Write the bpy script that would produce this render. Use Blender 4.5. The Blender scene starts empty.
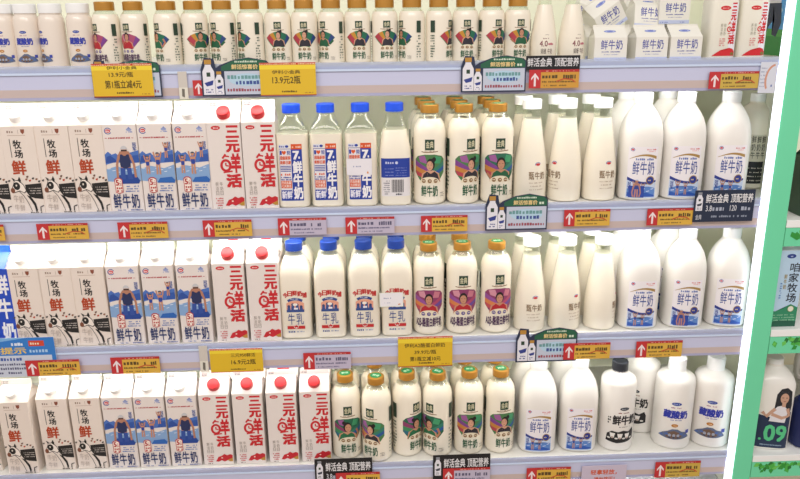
import bpy, bmesh, math, random
from mathutils import Vector, Matrix

scene = bpy.context.scene
C = scene.collection
PI = math.pi

# ------------------------------------------------------------------ camera
EYE = 1.55
CAM = (740.8, .2904, .0405, .0111)            # focal length in pixels, pitch down, yaw right, roll
CAMLOC = Vector((0, -1.44, EYE))
_f, _p, _y, _r = CAM
FWD = Vector((math.sin(_y)*math.cos(_p), math.cos(_y)*math.cos(_p), -math.sin(_p)))
_R0 = Vector((math.cos(_y), -math.sin(_y), 0)); _U0 = _R0.cross(FWD)
RIGHT = _R0*math.cos(_r) - _U0*math.sin(_r); UP = RIGHT.cross(FWD)
cam_data = bpy.data.cameras.new('camera'); cam = bpy.data.objects.new('camera', cam_data); C.objects.link(cam)
M3 = Matrix((RIGHT, UP, -FWD)).transposed()
cam.matrix_world = Matrix.Translation(CAMLOC) @ M3.to_4x4()
cam_data.sensor_fit = 'HORIZONTAL'; cam_data.sensor_width = 36.0
cam_data.lens = _f/800*36.0
cam_data.clip_start = .05
scene.camera = cam

# ------------------------------------------------------------------ world, lamps, exposure
scene.view_settings.view_transform = 'Standard'
scene.view_settings.look = 'None'
scene.view_settings.gamma = 1
scene.view_settings.exposure = .27
WORLD_STRENGTH = .56
LED_STRENGTH = (9.5, 16.0, 10.0, 10.0)      # the tubes under each shelf, top to bottom, tuned for each row's brightness
w = bpy.data.worlds.new('store_air'); scene.world = w; w.use_nodes = True
bgn = w.node_tree.nodes['Background']
bgn.inputs[0].default_value = (1.0, .95, .91, 1); bgn.inputs[1].default_value = WORLD_STRENGTH

def area(name, loc, target, sx, sy, power, color):
    l = bpy.data.lights.new(name, 'AREA'); l.shape = 'RECTANGLE'; l.size = sx; l.size_y = sy
    l.energy = power; l.color = color
    o = bpy.data.objects.new(name, l); C.objects.link(o); o.location = loc
    o.rotation_euler = (Vector(target)-Vector(loc)).to_track_quat('-Z', 'Y').to_euler()
    return o
area('ceiling_lamp', (-.2, -2.1, 2.9), (0, .1, .95), 3.2, .5, 34, (1, .93, .9))

# ------------------------------------------------------------------ pixel helpers: where a sight line meets the place
def ray(px, py):
    return FWD + RIGHT*((px-400)/_f) + UP*((239.5-py)/_f)
def at(px, py, Y=0.0):
    d = ray(px, py); t = (1.44+Y)/d.y
    return CAMLOC + d*t

# ------------------------------------------------------------------ materials
def lin(h):
    h = h.lstrip('#'); out = []
    for i in (0, 2, 4):
        c = int(h[i:i+2], 16)/255
        out.append(c/12.92 if c <= .04045 else ((c+.055)/1.055)**2.4)
    return (*out, 1)
_mats = {}
def mat(hexc, rough=.45, metal=0.0, noise=0.0, scale=30, name=None):
    key = (hexc, rough, metal, noise, scale)
    if key in _mats: return _mats[key]
    m = bpy.data.materials.new(name or 'paint_'+hexc.strip('#')); m.use_nodes = True
    nt = m.node_tree; b = nt.nodes['Principled BSDF']
    b.inputs['Base Color'].default_value = lin(hexc); b.inputs['Roughness'].default_value = rough
    b.inputs['Metallic'].default_value = metal
    if noise:
        n = nt.nodes.new('ShaderNodeTexNoise'); n.inputs['Scale'].default_value = scale
        tc = nt.nodes.new('ShaderNodeTexCoord'); nt.links.new(tc.outputs['Object'], n.inputs['Vector'])
        mx = nt.nodes.new('ShaderNodeMix'); mx.data_type = 'RGBA'
        c = lin(hexc)
        mx.inputs['A'].default_value = tuple(x*(1-noise) for x in c[:3])+(1,)
        mx.inputs['B'].default_value = tuple(min(1, x*(1+noise)) for x in c[:3])+(1,)
        nt.links.new(n.outputs['Fac'], mx.inputs['Factor']); nt.links.new(mx.outputs['Result'], b.inputs['Base Color'])
    _mats[key] = m
    return m
def clear(name, tint, gloss=.12, rough=.05, diffuse=0.0, dcol='#ffffff'):
    m = bpy.data.materials.new(name); m.use_nodes = True; nt = m.node_tree; nt.nodes.clear()
    out = nt.nodes.new('ShaderNodeOutputMaterial'); t = nt.nodes.new('ShaderNodeBsdfTransparent'); t.inputs[0].default_value = lin(tint)
    g = nt.nodes.new('ShaderNodeBsdfGlossy'); g.inputs['Roughness'].default_value = rough; g.inputs[0].default_value = (1, 1, 1, 1)
    lw = nt.nodes.new('ShaderNodeLayerWeight'); lw.inputs['Blend'].default_value = .35
    ma = nt.nodes.new('ShaderNodeMath'); ma.operation = 'MULTIPLY_ADD'; ma.inputs[1].default_value = .55; ma.inputs[2].default_value = gloss*.5
    nt.links.new(lw.outputs['Facing'], ma.inputs[0])
    mx = nt.nodes.new('ShaderNodeMixShader'); nt.links.new(ma.outputs[0], mx.inputs[0]); nt.links.new(t.outputs[0], mx.inputs[1]); nt.links.new(g.outputs[0], mx.inputs[2])
    last = mx
    if diffuse:
        d = nt.nodes.new('ShaderNodeBsdfDiffuse'); d.inputs[0].default_value = lin(dcol)
        m2 = nt.nodes.new('ShaderNodeMixShader'); m2.inputs[0].default_value = diffuse
        nt.links.new(mx.outputs[0], m2.inputs[1]); nt.links.new(d.outputs[0], m2.inputs[2]); last = m2
    nt.links.new(last.outputs[0], out.inputs[0])
    return m
def glow(name, col, strength):
    m = bpy.data.materials.new(name); m.use_nodes = True; nt = m.node_tree
    b = nt.nodes['Principled BSDF']; b.inputs['Base Color'].default_value = lin(col)
    b.inputs['Emission Color'].default_value = lin(col); b.inputs['Emission Strength'].default_value = strength
    return m
def milky(name, hexc, rough=.25, trans=0.0, sss=.25):
    m = bpy.data.materials.new(name); m.use_nodes = True; b = m.node_tree.nodes['Principled BSDF']
    b.inputs['Base Color'].default_value = lin(hexc); b.inputs['Roughness'].default_value = rough
    b.inputs['Coat Weight'].default_value = .25; b.inputs['Coat Roughness'].default_value = .08
    return m

BOARD = mat('#e9ddd2', .4, noise=.02, name='carton_board')
BOARD_COOL = mat('#e8dfd9', .4, noise=.02, scale=31, name='carton_board_cool')
MILK = milky('milk_in_clear_bottle', '#f3ebd9')
MILK_SKIN = mat('#f4efe2', .5, name='milk_surface')
HDPE = milky('white_plastic_bottle', '#efece6', .3)
CLEAR = clear('clear_plastic', '#f7faf4', .08)
GUARD = clear('acrylic_guard', '#eff3fc', .25, .08, .3, '#dfe8fb')
WHITE_CAP = mat('#f3f4f3', .35, name='white_cap')
GREY_CAP = clear('frosted_cap', '#e4e8e6', .2, .3, .6, '#e9ecea')
GOLD_CAP = mat('#b98433', .33, .3, .12, 60, name='gold_cap')
BLUE_CAP = mat('#174fdc', .35, name='blue_cap')
NAVY_CAP = mat('#173e98', .35, name='navy_cap')
RED_CAP = mat('#c60f18', .4, name='red_cap')
BLACK_CAP = mat('#22262d', .4, name='black_cap')
RAIL = mat('#cacee9', .28, name='rail_lavender')
RAIL_FLOOR_TINT = mat('#d2c3c0', .35, name='rail_floor_reflection')  # warm floor reflection put into the flange colour
RAIL_EDGE = mat('#b0b1d2', .3, name='rail_edge')
DECK = mat('#e3e2dc', .4, noise=.03, name='shelf_deck')
WALLM = mat('#f2f4dc', .5, noise=.02, scale=6, name='case_lining')
PAPER = mat('#f1eee6', .6)

# ------------------------------------------------------------------ mesh helpers
def link(name, me, parent=None, loc=(0, 0, 0)):
    o = bpy.data.objects.new(name, me); C.objects.link(o); o.location = loc
    if parent is not None: o.parent = parent
    return o
def from_bm(name, bm, mats, parent=None, smooth=None, loc=(0, 0, 0)):
    me = bpy.data.meshes.new(name); bm.normal_update(); bm.to_mesh(me); bm.free()
    for m in (mats if isinstance(mats, (list, tuple)) else [mats]): me.materials.append(m)
    if smooth is not None:
        for p in me.polygons: p.use_smooth = True
        me.set_sharp_from_angle(angle=math.radians(smooth))
    return link(name, me, parent, loc)
def bm_box(bm, x0, x1, y0, y1, z0, z1, mi=0, bevel=0.0):
    vs = [bm.verts.new(p) for p in ((x0,y0,z0),(x1,y0,z0),(x1,y1,z0),(x0,y1,z0),(x0,y0,z1),(x1,y0,z1),(x1,y1,z1),(x0,y1,z1))]
    fs = [bm.faces.new([vs[i] for i in q]) for q in ((0,3,2,1),(4,5,6,7),(0,1,5,4),(1,2,6,5),(2,3,7,6),(3,0,4,7))]
    for f in fs: f.material_index = mi
    if bevel:
        es = list({e for f in fs for e in f.edges})
        r = bmesh.ops.bevel(bm, geom=es, offset=bevel, segments=2, affect='EDGES', profile=.5)
        for f in r['faces']: f.material_index = mi
def box(name, x0, x1, y0, y1, z0, z1, m, parent=None, bevel=0.0, loc=(0, 0, 0)):
    bm = bmesh.new(); bm_box(bm, x0, x1, y0, y1, z0, z1, 0, bevel)
    return from_bm(name, bm, m, parent, None, loc)
def props(o, label=None, cat=None, group=None, kind=None):
    if label: o['label'] = label
    if cat: o['category'] = cat
    if group: o['group'] = group
    if kind: o['kind'] = kind
    return o
def empty(name, loc=(0, 0, 0)):
    o = bpy.data.objects.new(name, None); C.objects.link(o); o.location = loc; o.empty_display_size = .02
    return o
def dup(root):
    r = root.copy(); C.objects.link(r)
    for ch in list(root.children):
        c = ch.copy(); C.objects.link(c); c.parent = r
        for g in list(ch.children):
            d = g.copy(); C.objects.link(d); d.parent = c
    return r

def sq(theta, p):
    c, s = math.cos(theta), math.sin(theta)
    return (math.copysign(abs(c)**(2/p), c), math.copysign(abs(s)**(2/p), s))
def bm_loft(bm, prof, p=2.0, n=48, mi=0, cap0=True, cap1=True):
    """prof: rows of (z, r) or (z, r, p); a rounded bottle section grown up along z."""
    rings = []
    for row in prof:
        z, r = row[0], row[1]; pp = row[2] if len(row) > 2 else p
        ring = []
        for k in range(n):
            x, y = sq(2*PI*k/n + PI/n, pp); ring.append(bm.verts.new((x*r, y*r, z)))
        rings.append(ring)
    for a, b in zip(rings, rings[1:]):
        for k in range(n):
            f = bm.faces.new((a[k], a[(k+1) % n], b[(k+1) % n], b[k])); f.material_index = mi
    if cap0: bm.faces.new(list(reversed(rings[0]))).material_index = mi
    if cap1: bm.faces.new(rings[-1]).material_index = mi
def loft(name, prof, m, parent, p=2.0, n=48, smooth=40, cap0=True, cap1=True, s=.001):
    bm = bmesh.new(); bm_loft(bm, [(r[0]*s, r[1]*s)+tuple(r[2:]) for r in prof], p, n, 0, cap0, cap1)
    return from_bm(name, bm, m, parent, smooth)
def ridged_cap(name, z0, z1, r, m, parent, s=.001, n=72, ridge=.35, loc=(0, 0, 0), tilt=0.0):
    """a screw cap with fine grip ridges round its skirt"""
    bm = bmesh.new(); rings = []
    for z, rr, k in ((z0, r, 1), (z1-2.2, r, 1), (z1-1.2, r-.25, .3), (z1-.3, r-.9, 0), (z1, r-2, 0)):
        rings.append([bm.verts.new(((rr-(ridge*k if i % 2 else 0))*math.cos(2*PI*i/n)*s, (rr-(ridge*k if i % 2 else 0))*math.sin(2*PI*i/n)*s, z*s)) for i in range(n)])
    for a, b in zip(rings, rings[1:]):
        for i in range(n): bm.faces.new((a[i], a[(i+1) % n], b[(i+1) % n], b[i]))
    bm.faces.new(rings[-1]); bm.faces.new(list(reversed(rings[0])))
    if tilt: bmesh.ops.rotate(bm, verts=bm.verts, cent=(0, 0, 0), matrix=Matrix.Rotation(tilt, 3, 'X'))
    bmesh.ops.translate(bm, verts=bm.verts, vec=loc)
    return from_bm(name, bm, m, parent, 50)

# ------------------------------------------------------------------ print: flat artwork laid on a surface
_glyph = {}; _deep = {}
def glyphs(s, bold=0.0):
    k = (s, bold)
    if k in _glyph: return _glyph[k]
    c = bpy.data.curves.new('lettering', 'FONT'); c.body = s; c.resolution_u = 2
    o = bpy.data.objects.new('lettering', c); C.objects.link(o)
    dg = bpy.context.evaluated_depsgraph_get(); dg.update()
    e = o.evaluated_get(dg); me = e.to_mesh()
    vs = [(v.co.x, v.co.y) for v in me.vertices]; fs = [tuple(p.vertices) for p in me.polygons]
    e.to_mesh_clear(); bpy.data.objects.remove(o); bpy.data.curves.remove(c)
    x0 = min(v[0] for v in vs); x1 = max(v[0] for v in vs); y0 = min(v[1] for v in vs); y1 = max(v[1] for v in vs)
    vs = [((x-x0)/(x1-x0), (y-y0)/max(1e-6, y1-y0)) for x, y in vs]
    if bold > 0:                                # a heavier weight: the same strokes laid again, a little to each side
        bx = bold/(x1-x0); n = len(vs)
        _deep[(s, bold)] = n; v0 = vs; f0 = fs; vs = []; fs = []
        for q, (dx, dy) in enumerate(((-bx, -bold), (bx, -bold), (bx, bold), (-bx, bold), (0, 0))):
            vs += [(x+dx, y+dy) for x, y in v0]; fs += [tuple(i+q*n for i in f) for f in f0]
    _glyph[k] = (vs, fs)
    return _glyph[k]
def merge(bm, other, offset):
    for f in other.faces: f.material_index += offset
    tmp = bpy.data.meshes.new('print'); other.to_mesh(tmp); other.free(); bm.from_mesh(tmp); bpy.data.meshes.remove(tmp)
class Art:
    """artwork in millimetres: x from the middle, z up; every item lies a hair above the one before"""
    def __init__(self, lift=.06, step=.02):
        self.v = []; self.f = []; self.m = []; self.mats = []; self.n = lift; self.step = step; self.rng = random.Random(7)
    def mi(self, m):
        m = mat(m, .5) if isinstance(m, str) else m
        if m not in self.mats: self.mats.append(m)
        return self.mats.index(m)
    def add(self, vs, fs, m):
        b = len(self.v); i = self.mi(m)
        self.v += [(x, z, self.n) for x, z in vs]
        for f in fs: self.f.append(tuple(b+k for k in f)); self.m.append(i)
        self.n += self.step
    def poly(self, pts, m):
        a = sum(p[0]*q[1]-q[0]*p[1] for p, q in zip(pts, pts[1:]+pts[:1]))
        if a < 0: pts = pts[::-1]
        self.add(pts, [tuple(range(len(pts)))], m)
    def rect(self, x0, z0, x1, z1, m): self.poly([(x0, z0), (x1, z0), (x1, z1), (x0, z1)], m)
    def ell(self, cx, cz, rx, rz, m, n=20, a0=0, a1=360):
        full = a1-a0 >= 360
        pts = [(cx+rx*math.cos(math.radians(a0+(a1-a0)*k/n)), cz+rz*math.sin(math.radians(a0+(a1-a0)*k/n))) for k in range(n+(0 if full else 1))]
        self.poly(pts, m)
    def arc(self, cx, cz, rx, rz, wd, a0, a1, m, n=18):
        vs = []; fs = []
        for k in range(n+1):
            a = math.radians(a0+(a1-a0)*k/n); c, s = math.cos(a), math.sin(a)
            vs += [(cx+rx*c, cz+rz*s), (cx+(rx-wd)*c, cz+(rz-wd)*s)]
        for k in range(n): fs.append((2*k, 2*k+2, 2*k+3, 2*k+1))
        self.add(vs, fs, m)
    def line(self, pts, wd, m):
        vs = []; fs = []
        for k, p in enumerate(pts):
            q0 = pts[max(0, k-1)]; q1 = pts[min(len(pts)-1, k+1)]
            dx, dz = q1[0]-q0[0], q1[1]-q0[1]; L = math.hypot(dx, dz) or 1
            nx, nz = -dz/L*wd/2, dx/L*wd/2
            vs += [(p[0]+nx, p[1]+nz), (p[0]-nx, p[1]-nz)]
        for k in range(len(pts)-1): fs.append((2*k, 2*k+1, 2*k+3, 2*k+2))
        self.add(vs, fs, m)
    def text(self, s, x0, z0, x1, z1, m, bold=0.0, skew=0.0):
        vs, fs = glyphs(s, bold)
        b = len(self.v); k = _deep.get((s, bold), len(vs)); n0 = self.n
        self.add([(x0+(x1-x0)*u+skew*v*(z1-z0), z0+(z1-z0)*v) for u, v in vs], fs, m)
        if k < len(vs):
            for q in range(len(vs)): x, z, n = self.v[b+q]; self.v[b+q] = (x, z, n0+.02*(q//k))
            self.n = n0+.02*5
    def column(self, s, x0, x1, z1, z0, m, bold=0.0, gap=.12):
        h = (z1-z0)/len(s)
        for k, ch in enumerate(s): self.text(ch, x0, z1-(k+1)*h+h*gap/2, x1, z1-k*h-h*gap/2, m, bold)
    def dashes(self, x0, x1, z, h, m, fill=.8, unit=None):
        """a line of print too fine to read"""
        unit = unit or h*.9; x = x0; vs = []; fs = []
        while x < x1-unit*.3:
            wd = unit*self.rng.uniform(.55, .9)
            if self.rng.random() < fill:
                b = len(vs); hh = h*self.rng.uniform(.7, 1); xe = min(x+wd, x1)
                vs += [(x, z), (xe, z), (xe, z+hh), (x, z+hh)]; fs.append((b, b+1, b+2, b+3))
            x += unit
        if fs: self.add(vs, fs, m)
    def blocks(self, x0, z0, x1, z1, m, rows=3, hfrac=.6):
        for k in range(rows):
            hh = (z1-z0)/rows; self.dashes(x0, x1, z0+k*hh, hh*hfrac, m)
    def mesh(self, surf, cut=None, s=.001):
        bm = bmesh.new(); vs = [bm.verts.new((x, -n, z)) for x, z, n in self.v]
        for f, i in zip(self.f, self.m):
            try: bm.faces.new([vs[k] for k in f]).material_index = i
            except ValueError: pass
        big = [f for f in bm.faces if len(f.verts) > 4]
        if big: bmesh.ops.triangulate(bm, faces=big)
        if cut:
            xs = [v[0] for v in self.v]; x = math.floor(min(xs)/cut)*cut+cut
            while x < max(xs):
                bmesh.ops.bisect_plane(bm, geom=bm.verts[:]+bm.edges[:]+bm.faces[:], plane_co=(x, 0, 0), plane_no=(1, 0, 0), dist=1e-5)
                x += cut
        for v in bm.verts: v.co = surf(v.co.x, v.co.z, -v.co.y)*s
        return bm
    def build(self, name, surf, parent, cut=None, s=.001):
        return from_bm(name, self.mesh(surf, cut, s), self.mats, parent)
def flat(front=0.0):
    return lambda x, z, n: Vector((x, -front-n, z))
_tab = {}
def wrap(prof, p):
    """a surface map round a bottle whose section is a rounded square of exponent p"""
    if p not in _tab:
        pts = []; N = 600
        for k in range(N+1):
            a = -PI/2 + PI*k/N; pts.append(sq(a, p))
        s = [0.0]
        for a, b in zip(pts, pts[1:]): s.append(s[-1]+math.hypot(b[0]-a[0], b[1]-a[1]))
        _tab[p] = (pts, s)
    pts, s = _tab[p]
    def rad(z):
        for a, b in zip(prof, prof[1:]):
            if a[0] <= z <= b[0]:
                t = (z-a[0])/max(1e-9, b[0]-a[0]); return a[1]+(b[1]-a[1])*t
        return prof[-1][1]
    def surf(x, z, n):
        r = rad(z); u = abs(x)/r
        lo, hi = 0, len(s)-1
        while hi-lo > 1:
            mid = (lo+hi)//2
            if s[mid] <= u: lo = mid
            else: hi = mid
        t = (u-s[lo])/max(1e-9, s[hi]-s[lo]); t = min(1, t)
        px = pts[lo][0]+(pts[hi][0]-pts[lo][0])*t; py = pts[lo][1]+(pts[hi][1]-pts[lo][1])*t
        k = (r+n+.12)
        return Vector((math.copysign(px*k, x), py*k, z))
    return surf

# ------------------------------------------------------------------ setting
DZ = [1.4655, 1.186, .899, .600]               # the four shelf decks
XL, XR = -1.02, .794
def struct(name, bm, m):
    o = from_bm(name, bm, m); o['kind'] = 'structure'; return o
bm = bmesh.new(); bm_box(bm, -1.1, 1.6, .47, .49, 0, 1.95); struct('wall_back', bm, WALLM)
bm = bmesh.new(); bm_box(bm, .845, .8545, .0045, .4695, .2, 1.95)
mw = mat('#dfe2cc', .16, name='divider_lining'); mw.node_tree.nodes['Principled BSDF'].inputs['Specular IOR Level'].default_value = 1.0
struct('wall_right', bm, mw)
bm = bmesh.new(); bm_box(bm, -4, 4, -5, .7, -.05, 0); struct('floor', bm, mat('#b59c86', .35, noise=.08, scale=3, name='floor_tile'))
bm = bmesh.new(); bm_box(bm, -1.1, .844, .031, .4695, 0, .45); struct('trim_1', bm, mat('#d5d6e0', .4, name='case_base'))

LEDS = [glow('led_tube', '#fffdf2', q) for q in LED_STRENGTH]; LED = LEDS[0]
def make_shelf():
    t = empty('shelf')
    box('deck', XL, .844, .004, .44, -.012, -.0004, DECK, t)
    # price rail: an upright face, a lower flange that leans back, floor reflection in its colour, and a bottom lip, run along x
    bm = bmesh.new()
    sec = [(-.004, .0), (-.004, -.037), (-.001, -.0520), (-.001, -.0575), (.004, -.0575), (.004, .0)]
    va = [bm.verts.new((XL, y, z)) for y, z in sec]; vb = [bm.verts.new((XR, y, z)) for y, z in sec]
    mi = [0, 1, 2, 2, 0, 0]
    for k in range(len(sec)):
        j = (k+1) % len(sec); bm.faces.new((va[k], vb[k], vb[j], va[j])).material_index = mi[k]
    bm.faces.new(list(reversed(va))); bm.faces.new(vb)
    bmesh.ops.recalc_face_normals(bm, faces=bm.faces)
    from_bm('price_rail', bm, [RAIL, RAIL_FLOOR_TINT, RAIL_EDGE], t)
    bm = bmesh.new(); bm_box(bm, XL, XR, -.0062, -.0042, -.010, .006)
    from_bm('front_guard', bm, GUARD, t)
    box('guard_clip', XL, XR, -.0075, -.0063, -.0105, -.0065, mat('#cfdff8', .2), t)
    for x0, x1 in ((XL+.02, -.10), (.29, .70)): box('light_tube', x0, x1, .010, .026, -.034, -.022, LED, t, .004)
    box('fill_tube', -.098, .288, .010, .026, -.034, -.022, glow('fill_tube_glow', '#fffbe8', 6.0), t, .004)  # weak middle tube added to brighten the back wall
    box('light_bracket', XL, XR, .006, .030, -.0218, -.0122, WHITE_CAP, t)
    return t
SHELF_WORD = ['top', 'second', 'third', 'bottom']
shelves = []
for k, z in enumerate(DZ):
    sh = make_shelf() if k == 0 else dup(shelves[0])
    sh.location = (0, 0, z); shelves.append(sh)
    for ch in sh.children:
        if ch.name.startswith('light_tube'):
            ch.material_slots[0].link = 'OBJECT'; ch.material_slots[0].material = LEDS[k]
    props(sh, ['white dairy shelf with lavender price rail, topmost, carrying small gold-capped bottles',
               'white dairy shelf with lavender price rail, second down, carrying blue-capped square bottles',
               'white dairy shelf with lavender price rail, third down, carrying purple-printed bottles',
               'white dairy shelf with lavender price rail, lowest, carrying black-capped bottles'][k], 'shelf', 'shelves of the dairy case')

# ------------------------------------------------------------------ product builders
CW, CH, CD = 65.0, 173.0, 65.0
def carton(name, art, board, cap_mat, cap_x, cap_r, side=None, cw=CW, ch=CH, cd=CD, rise=27, fin=13):
    t = empty(name); s = .001
    bm = bmesh.new(); h = cw/2; d = cd/2
    P = [(-h,-d,0),(h,-d,0),(h,d,0),(-h,d,0),(-h,-d,ch),(h,-d,ch),(h,d,ch),(-h,d,ch)]
    bm_v = [bm.verts.new([c*s for c in p]) for p in P]
    for q in ((0,3,2,1),(0,1,5,4),(1,2,6,5),(2,3,7,6),(3,0,4,7)): bm.faces.new([bm_v[i] for i in q])
    r = bmesh.ops.bevel(bm, geom=[e for e in bm.edges if abs(e.verts[0].co.z-e.verts[1].co.z) > .1], offset=.0012, segments=2, affect='EDGES')
    nb = len(bm.verts)
    n0 = len(art.mats)
    body = from_bm('body', bm, board, t)
    # printed front: joined into the body's own mesh
    bm = bmesh.new(); bm.from_mesh(body.data)
    for m in art.mats: body.data.materials.append(m)
    merge(bm, art.mesh(flat(d)), 1)
    if side:
        base = len(body.data.materials)
        for m in side.mats: body.data.materials.append(m)
        merge(bm, side.mesh(lambda x, z, n: Vector((-h-n, -x, z))), base)
    bm.to_mesh(body.data); bm.free()
    # gable: two roof slopes, folded-in ends, the sealed fin on the ridge
    bm = bmesh.new(); e = .6
    A = [bm.verts.new((x*s, y*s, z*s)) for x, y, z in ((-h,-d,ch),(h,-d,ch),(h,d,ch),(-h,d,ch),(-h+.5,-e,ch+rise),(h-.5,-e,ch+rise),(h-.5,e,ch+rise),(-h+.5,e,ch+rise),(-h+9,0,ch+rise*.62),(h-9,0,ch+rise*.62))]
    for q in ((0,1,5,4),(2,3,7,6),(3,0,8),(0,4,8),(7,3,8),(4,7,8),(1,2,9),(5,1,9),(2,6,9),(6,5,9)): bm.faces.new([A[i] for i in q])
    bm_box(bm, (-h+.5)*s, (h-.5)*s, -1.2*s, 1.2*s, (ch+rise-.5)*s, (ch+rise+fin)*s, 0, .0004)
    from_bm('gable_top', bm, board, t)
    ang = math.atan2(rise, d-e); L = .5
    c = Vector((cap_x, -d+(d-e)*L, ch+rise*L))*s
    if fin > 5:
        pr = Art(); pr.dashes(-h+5, -h+16, 6.5, 2.2, '#6f6a66', 1); pr.dashes(-h+5, -h+16, 3, 2.2, '#6f6a66', 1)
        bm = pr.mesh(lambda x, z, n: Vector((x, -1.25-n, ch+rise+z))); from_bm('fin_print', bm, pr.mats, t)
    if cap_mat:
        cp = ridged_cap('cap', -1.0, 13.0, cap_r, cap_mat, t, loc=c, tilt=ang)
    return t

def bottle(name, prof, p, fill, cap, body_mat=None, art=None, cut=3.0, s=.001, cap_top=None, neck_from=None, fill_mat=None):
    """prof rows (z, r[, p]) in mm; fill: where the milk ends and the clear neck starts; cap: (z0, z1, r, material)"""
    t = empty(name)
    pr = [tuple(r[:2])+((r[2],) if len(r) > 2 else (p,)) for r in prof]
    if fill:
        lo = [r for r in pr if r[0] < fill]; hi = [r for r in pr if r[0] >= fill]
        a, b = lo[-1], hi[0]; tt = (fill-a[0])/(b[0]-a[0]); mid = (fill, a[1]+(b[1]-a[1])*tt, a[2]+(b[2]-a[2])*tt)
        loft('body', lo+[mid], body_mat or MILK, t, s=s)
        loft('neck', [mid]+hi, CLEAR, t, cap0=False, cap1=False, s=s)
    else:
        loft('body', pr, body_mat or HDPE, t, s=s)
    z0, z1, r, m = cap
    c = ridged_cap('cap', z0, z1, r, m, t, s=s)
    if cap_top:
        bm = cap_top.mesh(lambda x, z, n: Vector((x, z, z1+n+.05)), None, s); from_bm('cap_badge', bm, cap_top.mats, c)
    zr = z0-2.6
    loft('neck_ring', [(zr, r-2.6), (zr, r-.6), (zr+1.6, r-.6), (zr+1.6, r-2.6)], CLEAR if fill else (body_mat or HDPE), t, n=36, s=s)
    if art:
        art.build('label', wrap(prof, p), t, cut, s)
    return t

_first = {}
def put(key, maker, px, deck, Y, label, cat, group, rz=0.0, dz=0.0, py=None, X=None):
    """the first of a kind is the made thing itself, the others are copies of it and of its parts"""
    if key not in _first: o = maker(); _first[key] = o
    else: o = dup(_first[key])
    z = DZ[deck] + .0004 + dz
    if X is None: X = at(px, py if py is not None else [45, 180, 305, 435][deck], Y-(CD/2000 if cat == 'carton' else 0)).x
    o.location = (X, Y, z); o.rotation_euler = (0, 0, math.radians(rz))
    props(o, label, cat, group)
    return o

# ------------------------------------------------------------------ artwork
def F(u): return (u-.5)*CW                     # across a carton face, 0..1
def G(v): return (1-v)*CH                      # down a carton face, 0..1
def art_cow():
    a = Art(); ink = '#1d1c1b'
    a.dashes(F(.2), F(.42), G(.075), 5, '#9a8375'); a.rect(F(.52), G(.085), F(.53), G(.04), '#a08a7c')
    a.poly([(F(.6), G(.035)), (F(.72), G(.035)), (F(.71), G(.07)), (F(.66), G(.09)), (F(.61), G(.07))], '#8a4a35')
    a.rect(F(.2), G(.104), F(.73), G(.099), '#b89d8c')
    a.text('牧', F(.33), G(.25), F(.56), G(.155), ink, .022); a.text('场', F(.34), G(.355), F(.57), G(.265), ink, .022)
    a.rect(F(.235), G(.35), F(.255), G(.14), '#4a4441')
    a.text('鲜', F(.21), G(.545), F(.6), G(.385), '#b2431f', .03)
    # the cow: white face with outline and dark eye patches, black back, dark chest
    a.poly([(F(.5),G(.66)),(F(.98),G(.645)),(F(.985),G(.83)),(F(.74),G(.82)),(F(.6),G(.8)),(F(.5),G(.74))], ink)
    a.poly([(F(.5),G(.78)),(F(.62),G(.8)),(F(.74),G(.88)),(F(.77),G(.955)),(F(.72),G(.99)),(F(.68),G(.9)),(F(.6),G(.84))], ink)
    a.poly([(F(.1),G(.7)),(F(.2),G(.61)),(F(.34),G(.605)),(F(.46),G(.66)),(F(.52),G(.73)),(F(.46),G(.76)),(F(.32),G(.735)),(F(.16),G(.755)),(F(.09),G(.74))], '#3a3633')
    a.poly([(F(.12),G(.702)),(F(.21),G(.618)),(F(.33),G(.615)),(F(.45),G(.668)),(F(.5),G(.726)),(F(.45),G(.75)),(F(.32),G(.725)),(F(.17),G(.745)),(F(.11),G(.733))], '#f2e8de')
    a.ell(F(.25), G(.675), 6.5, 8, ink, 14); a.ell(F(.24), G(.668), 1.6, 2.2, '#e8ded2', 8)
    a.poly([(F(.3),G(.61)),(F(.36),G(.565)),(F(.4),G(.61)),(F(.37),G(.64))], ink); a.poly([(F(.18),G(.62)),(F(.13),G(.575)),(F(.23),G(.6))], ink)
    a.ell(F(.12), G(.725), 4.2, 5.5, '#7c4a35', 12)
    a.line([(F(.3),G(.735)),(F(.42),G(.79)),(F(.52),G(.87)),(F(.6),G(.97))], 1.2, '#55504c')
    a.blocks(F(.6), G(.765), F(.95), G(.68), '#c9c1ba', 3, .4)
    for u, v, c in ((.56,.6,'#8c5a3c'),(.66,.615,'#b8401c'),(.76,.59,'#3c3835'),(.86,.6,'#8c5a3c'),(.6,.57,'#6b4c3b'),(.93,.625,'#3c3835'),(.05,.615,'#55504c')):
        a.ell(F(u), G(v), 2.0, 2.0, c, 8); a.ell(F(u)+1.6, G(v)+1.4, 1.1, 1.1, c, 6)
    a.text('牛', F(.1), G(.86), F(.25), G(.775), '#b9aca2', -.012); a.text('奶', F(.26), G(.87), F(.4), G(.785), '#b9aca2', -.012)
    a.text('牛', F(.1), G(.96), F(.25), G(.885), '#b9aca2', -.012); a.text('鲜', F(.26), G(.965), F(.4), G(.89), '#b9aca2', -.012)
    a.line([(F(.86),G(.97)),(F(.87),G(.92)),(F(.97),G(.905))], 2, ink)
    a.dashes(F(.55), F(.9), G(.993), 3.6, '#55504c')
    return a
def art_cow_side():
    a = Art()
    for k in range(11): a.dashes(-26, 24, 20+k*13, 6, '#8b7d74' if k > 4 else '#6a5f59')
    a.rect(-26, 4, -6, 18, '#4b4441')
    return a
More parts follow.
